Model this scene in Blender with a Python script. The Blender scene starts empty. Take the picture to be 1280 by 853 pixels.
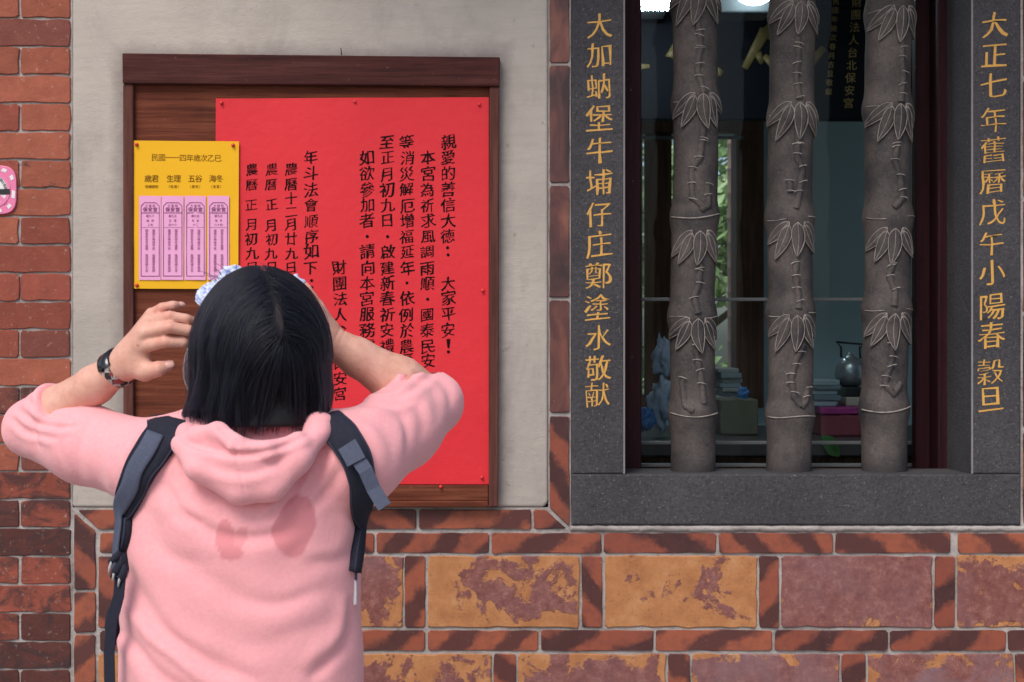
import bpy, bmesh, math, random
import numpy as np
from mathutils import Vector, Matrix, noise as mnoise
from mathutils.bvhtree import BVHTree

# ---------------------------------------------------------------- camera, sky, sun, exposure
SC = bpy.context.scene
COL = SC.collection
rad = math.radians
D = 3.6            # camera to wall, metres
S = 1.86e-3        # metres on the wall per photo pixel
EYE = 1.5
cam = bpy.data.cameras.new('camera')
cam_o = bpy.data.objects.new('camera', cam)
COL.objects.link(cam_o)
cam_o.location = (0, -D, EYE)
cam_o.rotation_euler = (rad(90), 0, 0)
cam.sensor_width = 36
cam.lens = 36 * D / (1280 * S)
cam.clip_start = 0.05
cam.clip_end = 500
cam.dof.use_dof = True
cam.dof.focus_distance = 3.15
cam.dof.aperture_fstop = 11
SC.camera = cam_o

SUN_EL, SUN_AZ = rad(50), rad(206)       # azimuth clockwise from +Y: behind the camera, to its left
world = bpy.data.worlds.new('World')
SC.world = world
world.use_nodes = True
wn = world.node_tree
for n in list(wn.nodes):
    wn.nodes.remove(n)
sky = wn.nodes.new('ShaderNodeTexSky')
sky.sky_type = 'NISHITA'
sky.sun_disc = False
sky.sun_elevation = SUN_EL
sky.sun_rotation = SUN_AZ
sky.air_density = 1.0
sky.dust_density = 3.0
bg = wn.nodes.new('ShaderNodeBackground')
bg.inputs['Strength'].default_value = 0.12
wo = wn.nodes.new('ShaderNodeOutputWorld')
wn.links.new(sky.outputs[0], bg.inputs[0])
wn.links.new(bg.outputs[0], wo.inputs[0])

sun = bpy.data.lights.new('sun', 'SUN')
sun.energy = 1.5
sun.angle = rad(26)
sun.color = (1.0, 0.94, 0.86)
sun_o = bpy.data.objects.new('sun', sun)
COL.objects.link(sun_o)
sd = Vector((math.sin(SUN_AZ) * math.cos(SUN_EL), math.cos(SUN_AZ) * math.cos(SUN_EL), math.sin(SUN_EL)))
sun_o.rotation_euler = sd.to_track_quat('Z', 'Y').to_euler()
sun_o.location = (0, -6, 8)

vs = SC.view_settings
vs.view_transform = 'Standard'
vs.look = 'None'
vs.exposure = 0.40
vs.gamma = 1
vs.use_curve_mapping = False
SC.render.engine = 'CYCLES'
SC.cycles.use_denoising = True
SC.cycles.max_bounces = 8
SC.cycles.caustics_reflective = False
SC.cycles.caustics_refractive = False

rng = random.Random(7)
nrng = np.random.default_rng(7)

# ---------------------------------------------------------------- helpers
def P(px, py, y=0.0):
    """A point at depth y behind the wall face, given where it lies on a drawing of the wall (1280 x 853 grid)."""
    k = S * (D + y) / D
    return Vector(((px - 640) * k, y, EYE + (426.5 - py) * k))

def tag(o, label=None, cat=None, group=None, kind=None):
    if label: o['label'] = label
    if cat: o['category'] = cat
    if group: o['group'] = group
    if kind: o['kind'] = kind
    return o

def empty(name, loc, label, cat, group=None):
    o = bpy.data.objects.new(name, None)
    COL.objects.link(o)
    o.location = loc
    o.empty_display_size = 0.1
    return tag(o, label, cat, group)

def link_mesh(name, me, mats, parent=None, smooth=False, auto=None):
    o = bpy.data.objects.new(name, me)
    COL.objects.link(o)
    for m in (mats if isinstance(mats, (list, tuple)) else [mats]):
        me.materials.append(m)
    if smooth:
        me.shade_smooth()
    if auto is not None:
        me.shade_smooth()
        me.set_sharp_from_angle(angle=rad(auto))
    if parent is not None:
        o.parent = parent
        # every builder works in world coordinates: undo the parent chain's offset
        off = Vector((0, 0, 0))
        p = parent
        while p is not None:
            off += p.location
            p = p.parent
        o.location = -off
    return o

def obj(name, bm, mats, parent=None, smooth=False, auto=None):
    me = bpy.data.meshes.new(name)
    bm.normal_update()
    bm.to_mesh(me)
    bm.free()
    return link_mesh(name, me, mats, parent, smooth, auto)

def copy_tree(o, parent=None):
    c = o.copy()
    COL.objects.link(c)
    if parent is not None:
        c.parent = parent
    for ch in list(o.children):
        copy_tree(ch, c)
    return c

def box(bm, x0, x1, y0, y1, z0, z1, bev=0.0, mi=0, seg=2):
    vs_ = [bm.verts.new((x, y, z)) for x in (x0, x1) for y in (y0, y1) for z in (z0, z1)]
    q = [(0, 1, 3, 2), (4, 6, 7, 5), (0, 4, 5, 1), (2, 3, 7, 6), (0, 2, 6, 4), (1, 5, 7, 3)]
    fs = [bm.faces.new([vs_[i] for i in f]) for f in q]
    for f in fs: f.material_index = mi
    if bev:
        es = list({e for f in fs for e in f.edges})
        r = bmesh.ops.bevel(bm, geom=es, offset=bev, segments=seg, affect='EDGES', profile=0.5, clamp_overlap=True)
        for f in r['faces']: f.material_index = mi
    return vs_

def slab(bm, pts, yf, yb, bev=0.0, mi=0, seg=2):
    """A slab whose front outline (pts on the wall drawing) is at depth yf and whose back is at yb."""
    fr = [bm.verts.new(P(a, b, yf)) for a, b in pts]
    bk = [bm.verts.new((v.co.x, yb, v.co.z)) for v in fr]
    n = len(pts)
    fs = [bm.faces.new(fr), bm.faces.new(bk[::-1])]
    for i in range(n):
        j = (i + 1) % n
        fs.append(bm.faces.new([fr[j], fr[i], bk[i], bk[j]]))
    bmesh.ops.recalc_face_normals(bm, faces=fs)
    for f in fs: f.material_index = mi
    if bev:
        es = list(fs[0].edges) + [e for f in fs[2:] for e in f.edges if e not in fs[0].edges and e not in fs[1].edges]
        r = bmesh.ops.bevel(bm, geom=list(set(es)), offset=bev, segments=seg, affect='EDGES', profile=0.5, clamp_overlap=True)
        for f in r['faces']: f.material_index = mi

def rect(x0, y0, x1, y1):
    return [(x0, y0), (x1, y0), (x1, y1), (x0, y1)]

def tube(bm, pts, r, n=6, mi=0, cap=True):
    pts = [Vector(p) for p in pts]
    rs = r if isinstance(r, (list, tuple)) else [r] * len(pts)
    rings = []
    ref = None
    for i, p in enumerate(pts):
        t = (pts[min(i + 1, len(pts) - 1)] - pts[max(i - 1, 0)]).normalized()
        if ref is None:
            ref = t.orthogonal().normalized()
        a = (ref - t * ref.dot(t)).normalized()
        ref = a
        b = t.cross(a)
        rings.append([bm.verts.new(p + (a * math.cos(2 * math.pi * k / n) + b * math.sin(2 * math.pi * k / n)) * rs[i]) for k in range(n)])
    for i in range(len(rings) - 1):
        for k in range(n):
            f = bm.faces.new([rings[i][k], rings[i][(k + 1) % n], rings[i + 1][(k + 1) % n], rings[i + 1][k]])
            f.material_index = mi
            f.smooth = True
    if cap:
        bm.faces.new(rings[0][::-1]).material_index = mi
        bm.faces.new(rings[-1]).material_index = mi

def lathe(bm, c, axis, prof, n=24, mi=0):
    """prof: list of (distance along axis, radius)."""
    axis = Vector(axis).normalized()
    a = axis.orthogonal().normalized()
    b = axis.cross(a)
    c = Vector(c)
    rings = []
    for d, r in prof:
        rings.append([bm.verts.new(c + axis * d + (a * math.cos(2 * math.pi * k / n) + b * math.sin(2 * math.pi * k / n)) * max(r, 1e-5)) for k in range(n)])
    for i in range(len(rings) - 1):
        for k in range(n):
            f = bm.faces.new([rings[i][k], rings[i][(k + 1) % n], rings[i + 1][(k + 1) % n], rings[i + 1][k]])
            f.material_index = mi
            f.smooth = True
    bm.faces.new(rings[0][::-1]).material_index = mi
    bm.faces.new(rings[-1]).material_index = mi

# ---------------------------------------------------------------- materials
class NT:
    def __init__(s, name):
        s.m = bpy.data.materials.new(name)
        s.m.use_nodes = True
        s.t = s.m.node_tree
        for n in list(s.t.nodes):
            s.t.nodes.remove(n)
    def put(s, sock, v):
        if hasattr(v, 'is_output'):
            s.t.links.new(v, sock)
        elif isinstance(v, (tuple, list)) and len(v) == 3 and sock.type == 'RGBA':
            sock.default_value = (*v, 1)
        else:
            sock.default_value = v
    def n(s, typ, props=None, **ins):
        nd = s.t.nodes.new('ShaderNode' + typ)
        for k, v in (props or {}).items():
            setattr(nd, k, v)
        for k, v in ins.items():
            key = int(k[1:]) if k[0] == 'i' and k[1:].isdigit() else k.replace('_', ' ')
            s.put(nd.inputs[key], v)
        return nd
    def coords(s, scale=(1, 1, 1), off=None, which='Object'):
        tc = s.n('TexCoord').outputs[which]
        mp = s.n('Mapping', Vector=tc, Scale=scale)
        if off is not None:
            s.put(mp.inputs['Location'], off)
        return mp.outputs[0]
    def noise(s, vec, scale=5, detail=4, rough=0.55, dist=0.0):
        return s.n('TexNoise', Vector=vec, Scale=scale, Detail=detail, Roughness=rough, Distortion=dist).outputs['Fac']
    def ramp(s, fac, stops, interp='LINEAR'):
        nd = s.n('ValToRGB', Fac=fac)
        e = nd.color_ramp.elements
        nd.color_ramp.interpolation = interp
        while len(e) < len(stops):
            e.new(0.5)
        for k, (p, c) in zip(e, stops):
            k.position = p
            k.color = (*c, 1) if isinstance(c, (tuple, list)) else (c, c, c, 1)
        return nd.outputs[0]
    def mix(s, f, a, b, mode='MIX'):
        nd = s.n('Mix', {'data_type': 'RGBA', 'blend_type': mode})
        s.put(nd.inputs[0], f); s.put(nd.inputs[6], a); s.put(nd.inputs[7], b)
        return nd.outputs[2]
    def math(s, op, a, b=0.0, c=None):
        nd = s.n('Math', {'operation': op})
        s.put(nd.inputs[0], a); s.put(nd.inputs[1], b)
        if c is not None: s.put(nd.inputs[2], c)
        return nd.outputs[0]
    def bump(s, h, strength=0.3, dist=0.002, nrm=None):
        nd = s.n('Bump', Height=h, Strength=strength, Distance=dist)
        if nrm is not None: s.put(nd.inputs['Normal'], nrm)
        return nd.outputs[0]
    def done(s, base, rough=0.6, normal=None, spec=0.4, **kw):
        b = s.n('BsdfPrincipled')
        s.put(b.inputs['Base Color'], base)
        s.put(b.inputs['Roughness'], rough)
        s.put(b.inputs['Specular IOR Level'], spec)
        if normal is not None: s.put(b.inputs['Normal'], normal)
        for k, v in kw.items():
            s.put(b.inputs[k.replace('_', ' ')], v)
        o = s.n('OutputMaterial')
        s.t.links.new(b.outputs[0], o.inputs[0])
        return s.m

def plain(name, c, rough=0.55, spec=0.4, var=0.12, scale=30, bump=0.15, dist=0.001, **kw):
    t = NT(name)
    v = t.coords()
    f = t.noise(v, scale, 5)
    col = t.mix(f, tuple(x * (1 - var) for x in c), tuple(min(1, x * (1 + var)) for x in c))
    nb = t.bump(t.noise(v, scale * 6, 3), bump, dist)
    return t.done(col, rough, nb, spec, **kw)

def m_plaster():
    t = NT('lime_plaster')
    v = t.coords()
    big = t.noise(v, 2.2, 6, 0.6)
    col = t.ramp(big, [(0.3, (0.375, 0.336, 0.302)), (0.52, (0.47, 0.42, 0.378)), (0.72, (0.53, 0.478, 0.435))])
    st = t.noise(t.coords((3, 3, 26)), 3, 5, 0.6)
    col = t.mix(t.ramp(st, [(0.45, 0.0), (0.75, 0.4)]), col, (0.36, 0.32, 0.29))
    sp = t.noise(v, 34, 3, 0.6)
    col = t.mix(t.ramp(sp, [(0.66, 0.0), (0.74, 0.6)]), col, (0.22, 0.18, 0.16))
    mild = t.noise(t.coords((1, 1, 0.45)), 6, 6, 0.65, 0.6)
    col = t.mix(t.ramp(mild, [(0.52, 0.0), (0.72, 0.6)]), col, (0.29, 0.255, 0.24))
    # old grime and the board's soft shadow, both painted round its upper edge
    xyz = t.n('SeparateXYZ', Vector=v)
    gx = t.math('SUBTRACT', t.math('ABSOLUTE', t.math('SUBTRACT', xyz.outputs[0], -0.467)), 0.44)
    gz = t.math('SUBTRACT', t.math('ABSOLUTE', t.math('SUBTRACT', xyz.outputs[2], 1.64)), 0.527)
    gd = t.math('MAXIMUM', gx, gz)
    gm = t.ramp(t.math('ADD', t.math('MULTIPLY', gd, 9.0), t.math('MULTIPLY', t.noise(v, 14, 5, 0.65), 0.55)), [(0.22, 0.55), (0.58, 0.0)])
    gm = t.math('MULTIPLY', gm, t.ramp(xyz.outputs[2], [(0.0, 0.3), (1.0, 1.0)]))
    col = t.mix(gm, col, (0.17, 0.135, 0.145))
    h = t.math('ADD', t.noise(v, 60, 5), t.math('MULTIPLY', t.noise(t.coords((30, 30, 160)), 3, 3), 0.5))
    return t.done(col, 0.85, t.bump(h, 0.5, 0.003), 0.2)

def m_brick():
    t = NT('red_brick')
    v = t.coords()
    at = t.n('Attribute', {'attribute_name': 'tint'})
    n1 = t.noise(v, 22, 6, 0.65)
    base = t.mix(n1, at.outputs['Color'], t.mix(1.0, at.outputs['Color'], (0.42, 0.36, 0.38), 'MULTIPLY'))
    n2 = t.noise(t.coords((1, 1, 1.6)), 11, 6, 0.7, 0.8)
    lo = t.math('SUBTRACT', 0.78, t.math('MULTIPLY', at.outputs['Alpha'], 0.34))
    soot = t.math('SMOOTH_MIN', t.math('MULTIPLY', t.math('MAXIMUM', t.math('SUBTRACT', n2, lo), 0.0), 6.0), 0.8, 0.2)
    base = t.mix(soot, base, (0.045, 0.028, 0.03))
    pl = t.noise(v, 70, 4, 0.7)
    base = t.mix(t.ramp(pl, [(0.60, 0.0), (0.72, 0.55)]), base, (0.48, 0.36, 0.30))
    h = t.math('ADD', t.noise(v, 130, 5), t.math('MULTIPLY', n2, 1.2))
    return t.done(base, 0.8, t.bump(h, 0.5, 0.0025), 0.25)

def m_mortar():
    t = NT('lime_mortar')
    v = t.coords()
    n = t.noise(v, 9, 6, 0.65)
    col = t.ramp(n, [(0.32, (0.24, 0.21, 0.20)), (0.5, (0.38, 0.345, 0.33)), (0.7, (0.50, 0.46, 0.445))])
    d = t.noise(v, 90, 4, 0.7)
    col = t.mix(t.ramp(d, [(0.55, 0.0), (0.7, 0.6)]), col, (0.16, 0.13, 0.12))
    return t.done(col, 0.9, t.bump(t.noise(v, 110, 5), 0.8, 0.004), 0.2)

def m_striped():
    """Glazed border tiles: broad slanting bands of light and dark brown red."""
    t = NT('striped_glaze_tile')
    v = t.coords()
    at = t.n('Attribute', {'attribute_name': 'tint'})
    sep = t.n('SeparateColor', Color=at.outputs['Color'])
    R, G, B = sep.outputs[0], sep.outputs[1], sep.outputs[2]
    uv = t.n('UVMap', {'uv_map': 'UVMap'}).outputs[0]
    xy = t.n('SeparateXYZ', Vector=uv)
    wob = t.math('MULTIPLY', t.math('SUBTRACT', t.noise(v, 11, 5, 0.65), 0.5), 0.85)
    sgn = t.math('MULTIPLY_ADD', R, 2.0, -1.0)
    ph = t.math('ADD', t.math('ADD', t.math('MULTIPLY', xy.outputs[0], t.math('MULTIPLY_ADD', at.outputs['Alpha'], 4.5, 4.2)), t.math('MULTIPLY', t.math('MULTIPLY', xy.outputs[1], 7.5), sgn)), t.math('ADD', t.math('MULTIPLY', G, 3.0), wob))
    fr = t.math('PINGPONG', ph, 0.5)
    band = t.ramp(fr, [(0.40, 0.0), (0.56, 1.0)])       # fr lies in 0..0.5 -> use wider range
    band = t.ramp(t.math('MULTIPLY', fr, 2.0), [(0.36, 0.0), (0.62, 1.0)])
    B = t.math('ADD', t.math('MULTIPLY', B, .7), t.math('MULTIPLY', t.noise(v, 7, 3), .3))
    darkc = t.mix(B, (0.040, 0.015, 0.017), (0.115, 0.036, 0.03))
    lightc = t.mix(B, (0.22, 0.055, 0.036), (0.35, 0.098, 0.050))
    col = t.mix(band, darkc, lightc)
    n = t.noise(v, 26, 6, 0.7)
    col = t.mix(t.ramp(n, [(0.45, 0.0), (0.72, 0.6)]), col, (0.10, 0.033, 0.030))
    sp = t.noise(v, 120, 4, 0.7)
    col = t.mix(t.ramp(sp, [(0.63, 0.0), (0.73, 0.5)]), col, (0.36, 0.22, 0.18))
    return t.done(col, t.ramp(n, [(0.3, 0.35), (0.7, 0.62)]), t.bump(t.math('ADD', n, t.math('MULTIPLY', sp, 0.4)), 0.25, 0.0015), 0.4)

def m_big_tile():
    """Large clay blocks whose purple slip has flaked off, baring ochre clay."""
    t = NT('worn_slip_block')
    v = t.coords()
    at = t.n('Attribute', {'attribute_name': 'tint'})
    sep = t.n('SeparateColor', Color=at.outputs['Color'])
    keep, blue, off = sep.outputs[0], sep.outputs[1], sep.outputs[2]
    uv = t.n('UVMap', {'uv_map': 'UVMap'}).outputs[0]
    xy = t.n('SeparateXYZ', Vector=uv)
    # uv is in metres from the tile's centre; Attribute alpha carries nothing
    ex = t.math('SUBTRACT', 0.178, t.math('ABSOLUTE', xy.outputs[0]))
    ez = t.math('SUBTRACT', 0.083, t.math('ABSOLUTE', xy.outputs[1]))
    edge = t.math('MINIMUM', t.math('MULTIPLY', t.math('MINIMUM', ex, ez), 14.0), 1.0)   # 0 at rim, 1 inside
    comb = t.n('CombineXYZ', X=t.math('MULTIPLY', off, 37.0), Y=t.math('MULTIPLY', off, 11.0), Z=t.math('MULTIPLY', off, 23.0))
    vv = t.n('VectorMath', {'operation': 'ADD'}, i0=v, i1=comb.outputs[0]).outputs[0]
    n = t.noise(vv, 9.5, 5, 0.6, 0.9)
    fine = t.noise(vv, 60, 5, 0.7)
    val = t.math('ADD', n, t.math('MULTIPLY', t.math('SUBTRACT', fine, 0.5), 0.34))
    val = t.math('ADD', val, t.math('MULTIPLY', edge, 0.17))
    thr = t.math('SUBTRACT', 0.93, t.math('MULTIPLY', keep, 0.52))
    mask = t.ramp(t.math('ADD', t.math('MULTIPLY', t.math('SUBTRACT', val, thr), 9.0), 0.5), [(0.3, 0.0), (0.7, 1.0)])
    och = t.ramp(t.noise(v, 16, 6, 0.65), [(0.3, (0.34, 0.135, 0.056)), (0.55, (0.46, 0.205, 0.085)), (0.75, (0.54, 0.29, 0.15))])
    pits = t.noise(v, 130, 4, 0.7)
    och = t.mix(t.ramp(pits, [(0.58, 0.0), (0.7, 0.7)]), och, (0.20, 0.07, 0.035))
    slip = t.ramp(t.noise(vv, 48, 6, 0.8), [(0.32, (0.14, 0.044, 0.042)), (0.52, (0.225, 0.082, 0.070)), (0.72, (0.35, 0.165, 0.14))])
    bl = t.math('MULTIPLY', t.ramp(t.noise(vv, 7, 5, 0.6, 0.5), [(0.38, 0.0), (0.66, 1.0)]), blue)
    slip = t.mix(bl, slip, (0.235, 0.15, 0.175))
    col = t.mix(mask, och, slip)
    h = t.math('ADD', t.math('MULTIPLY', mask, 0.6), t.math('MULTIPLY', pits, 0.6))
    return t.done(col, t.mix(mask, (0.85, 0.85, 0.85), (0.6, 0.6, 0.6)), t.bump(h, 0.6, 0.003), 0.3)

def m_glaze_dark():
    t = NT('smoky_dark_glaze')
    v = t.coords()
    n = t.noise(t.coords((9, 9, 3.5)), 1.3, 5, 0.55, 0.7)
    col = t.ramp(n, [(0.34, (0.035, 0.016, 0.018)), (0.48, (0.10, 0.035, 0.032)), (0.6, (0.21, 0.075, 0.052)), (0.72, (0.24, 0.14, 0.13))])
    sp = t.noise(v, 110, 3)
    col = t.mix(t.ramp(sp, [(0.68, 0.0), (0.75, 0.5)]), col, (0.36, 0.27, 0.25))
    return t.done(col, 0.42, t.bump(n, 0.2, 0.001), 0.45)

def m_stone(name, c0, c1, speck=(0.30, 0.26, 0.24), big=3.0, soft=1.0, grime=None):
    t = NT(name)
    v = t.coords()
    n = t.noise(v, big, 6, 0.65)
    col = t.ramp(n, [(0.3, c0), (0.7, c1)])
    g = t.noise(v, 150, 5, 0.8)
    col = t.mix(t.ramp(g, [(0.46, 0.0), (0.65, 0.7 * soft)]), col, tuple(x * 0.45 for x in c0))
    w = t.noise(v, 190, 3, 0.7)
    col = t.mix(t.ramp(w, [(0.60, 0.0), (0.70, 0.5 * soft)]), col, speck)
    if grime:
        zz = t.n('SeparateXYZ', Vector=v).outputs[2]
        gz = t.math('ADD', t.math('MULTIPLY', t.math('SUBTRACT', zz, grime), 14.0), t.math('MULTIPLY', t.noise(v, 12, 4), .5))
        col = t.mix(t.ramp(gz, [(0.2, 0.65), (0.75, 0.0)]), col, (0.028, 0.026, 0.032))
    h = t.math('ADD', g, t.math('MULTIPLY', t.noise(v, 80, 5), 0.8))
    return t.done(col, 0.72, t.bump(h, 0.8 * soft, 0.004 * soft), 0.3)

def m_wood(name, c0, c1, c2, axis='x', rough=0.55):
    t = NT(name)
    sc = {'x': (1.2, 8, 26), 'z': (26, 8, 1.2)}[axis]
    v = t.coords(sc)
    n = t.noise(v, 2.2, 7, 0.65, 0.35)
    col = t.ramp(n, [(0.28, c0), (0.5, c1), (0.75, c2)])
    f = t.noise(t.coords(tuple(3 * a for a in sc)), 3, 5, 0.6)
    col = t.mix(t.ramp(f, [(0.5, 0.0), (0.72, 0.5)]), col, tuple(x * 0.5 for x in c0))
    k = t.noise(t.coords((1, 1, 1)), 5, 4, 0.6)
    col = t.mix(t.ramp(k, [(0.55, 0.0), (0.8, 0.5)]), col, tuple(x * 0.6 for x in c0))
    sc_ = t.noise(t.coords((1, 1, 1)), 75, 4, 0.7)
    col = t.mix(t.ramp(sc_, [(0.66, 0.0), (0.75, 0.4)]), col, (0.30, 0.22, 0.19))
    return t.done(col, rough + .15, t.bump(t.math('ADD', n, f), 0.45, 0.002), 0.12)

def m_fabric():
    t = NT('pink_jersey')
    v = t.coords()
    n = t.noise(v, 7, 5, 0.6)
    col = t.mix(n, (0.85, 0.375, 0.405), (0.91, 0.435, 0.46))
    sw = t.n('Attribute', {'attribute_name': 'sweat'}).outputs['Fac']
    col = t.mix(sw, col, (0.69, 0.245, 0.27))
    wv = t.noise(v, 260, 3, 0.6)
    gr = t.noise(v, 150, 4, 0.75)
    col = t.mix(t.ramp(gr, [(0.42, 0.20), (0.62, 0.0)]), col, (0.74, 0.26, 0.30))
    fold = t.noise(t.coords((1.0, 1.0, 0.8)), 11, 4, 0.55, 1.2)
    b1 = t.bump(fold, 0.2, 0.010)
    nb = t.bump(wv, 0.28, 0.0016, b1)
    return t.done(col, 0.9, nb, 0.15, Sheen_Weight=0.25, Sheen_Roughness=0.5)

def m_skin():
    t = NT('skin')
    v = t.coords()
    n = t.noise(v, 26, 5, 0.6)
    col = t.ramp(n, [(0.3, (0.66, 0.345, 0.255)), (0.55, (0.71, 0.40, 0.31)), (0.75, (0.74, 0.44, 0.355))])
    at = t.n('Attribute', {'attribute_name': 'flush'}).outputs['Fac']
    col = t.mix(t.math('MULTIPLY', at, 0.6), col, (0.63, 0.22, 0.18))
    mo0 = t.noise(v, 75, 5, 0.7)
    col = t.mix(t.ramp(mo0, [(0.45, 0.0), (0.72, 0.5)]), col, (0.58, 0.24, 0.19))
    mo = t.noise(v, 60, 2, 0.4)
    col = t.mix(t.ramp(mo, [(0.74, 0.0), (0.79, 0.55)]), col, (0.25, 0.11, 0.075))
    return t.done(col, 0.5, t.bump(t.noise(v, 190, 5, 0.7), 0.4, 0.0016), 0.35, Subsurface_Weight=0.12, Subsurface_Radius=(0.012, 0.005, 0.003), Subsurface_Scale=0.6)

def emit(name, c, s):
    t = NT(name)
    e = t.n('Emission', Color=c, Strength=s)
    o = t.n('OutputMaterial')
    t.t.links.new(e.outputs[0], o.inputs[0])
    return t.m

def m_glass():
    t = NT('window_glass')
    tr = t.n('BsdfTransparent', Color=(0.86, 0.92, 0.93))
    gl = t.n('BsdfGlossy', Roughness=0.03)
    fr = t.n('Fresnel', IOR=1.18)
    mx = t.n('MixShader')
    t.t.links.new(fr.outputs[0], mx.inputs[0])
    t.t.links.new(tr.outputs[0], mx.inputs[1])
    t.t.links.new(gl.outputs[0], mx.inputs[2])
    o = t.n('OutputMaterial')
    t.t.links.new(mx.outputs[0], o.inputs[0])
    return t.m

M = {}
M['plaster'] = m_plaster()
M['brick'] = m_brick()
M['mortar'] = m_mortar()
M['striped'] = m_striped()
M['big'] = m_big_tile()
M['glaze'] = m_glaze_dark()
M['stone'] = m_stone('dark_andesite', (0.046, 0.045, 0.053), (0.090, 0.085, 0.093))
M['bamboo'] = m_stone('carved_andesite', (0.034, 0.031, 0.035), (0.128, 0.106, 0.097), big=10, soft=.55, grime=1.2)
M['stone_edge'] = plain('worn_pale_stone', (0.31, 0.275, 0.255), 0.75, 0.25, 0.45, 40)
M['gold'] = plain('gold_paint', (0.62, 0.33, 0.07), 0.5, 0.5, 0.35, 120)
M['gold_dim'] = plain('old_gold_leaf', (0.18, 0.13, 0.045), 0.5, 0.4, 0.3, 60)
M['wood'] = m_wood('board_wood', (0.06, 0.016, 0.010), (0.14, 0.038, 0.021), (0.22, 0.070, 0.037))
M['rail'] = m_wood('rail_wood', (0.035, 0.012, 0.012), (0.068, 0.021, 0.019), (0.105, 0.036, 0.030))
M['stile'] = m_wood('stile_wood', (0.06, 0.022, 0.019), (0.11, 0.040, 0.032), (0.155, 0.062, 0.049), 'z')
M['maroon'] = m_wood('maroon_window_wood', (0.020, 0.006, 0.009), (0.032, 0.009, 0.013), (0.045, 0.014, 0.018), 'z', 0.4)
M['dark_wood'] = m_wood('dark_room_wood', (0.07, 0.038, 0.026), (0.13, 0.07, 0.048), (0.19, 0.11, 0.08), 'z')
M['red_paper'] = plain('red_paper', (0.68, 0.026, 0.038), 0.6, 0.3, 0.07, 5, 0.4, 0.004)
M['yellow_paper'] = plain('yellow_paper', (0.82, 0.44, 0.016), 0.7, 0.2, 0.05, 6, 0.1, 0.0006)
M['pink_paper'] = plain('pink_paper', (0.80, 0.38, 0.62), 0.75, 0.2, 0.05, 9, 0.1, 0.0006)
M['ink'] = plain('black_ink', (0.007, 0.004, 0.005), 0.8, 0.1, 0.3, 50)
M['print'] = plain('dark_print', (0.14, 0.055, 0.0), 0.6, 0.2, 0.1, 50)
M['purple_ink'] = plain('purple_print', (0.20, 0.045, 0.14), 0.6, 0.2, 0.1, 50)
M['pin'] = plain('red_plastic', (0.62, 0.03, 0.035), 0.3, 0.5, 0.05)
M['fabric'] = m_fabric()
M['skin'] = m_skin()
M['nail'] = plain('fingernail', (0.76, 0.44, 0.38), 0.25, 0.5, 0.05)
M['navy'] = plain('navy_mesh_fabric', (0.022, 0.024, 0.040), 0.8, 0.2, 0.3, 160, 0.6, 0.002)
M['binding'] = plain('dark_binding', (0.035, 0.040, 0.065), 0.8, 0.2, 0.2, 80)
M['web'] = plain('slate_webbing', (0.085, 0.098, 0.15), 0.75, 0.25, 0.25, 200, 0.6, 0.0015)
M['black'] = plain('black_plastic', (0.012, 0.012, 0.015), 0.35, 0.5, 0.1)
M['white'] = plain('white_plastic', (0.75, 0.75, 0.76), 0.4, 0.4, 0.06)
M['glass'] = m_glass()
M['teal'] = plain('teal_wall_paint', (0.36, 0.50, 0.55), 0.8, 0.2, 0.1, 3)
M['alu'] = plain('grey_aluminium', (0.13, 0.14, 0.15), 0.45, 0.5, 0.1)
M['lacquer'] = plain('black_lacquer', (0.005, 0.006, 0.010), 0.7, 0.12, 0.2)
M['paving'] = plain('grey_paving', (0.30, 0.29, 0.27), 0.85, 0.2, 0.2, 2)
M['white_wash'] = plain('dim_room_paint', (0.42, 0.42, 0.40), 0.85, 0.2, 0.1, 3)

# ---------------------------------------------------------------- ground and the masonry wall
ZG = P(0, 426.5 + EYE / S)[2]      # = 0
def gy(z): return 426.5 + (EYE - z) / S
PYG = gy(0.0)
PYT = gy(3.1)

bm = bmesh.new()
box(bm, -60, 60, -60, 60, -0.3, 0.0)
tag(obj('ground', bm, M['paving']), kind='structure')

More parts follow.
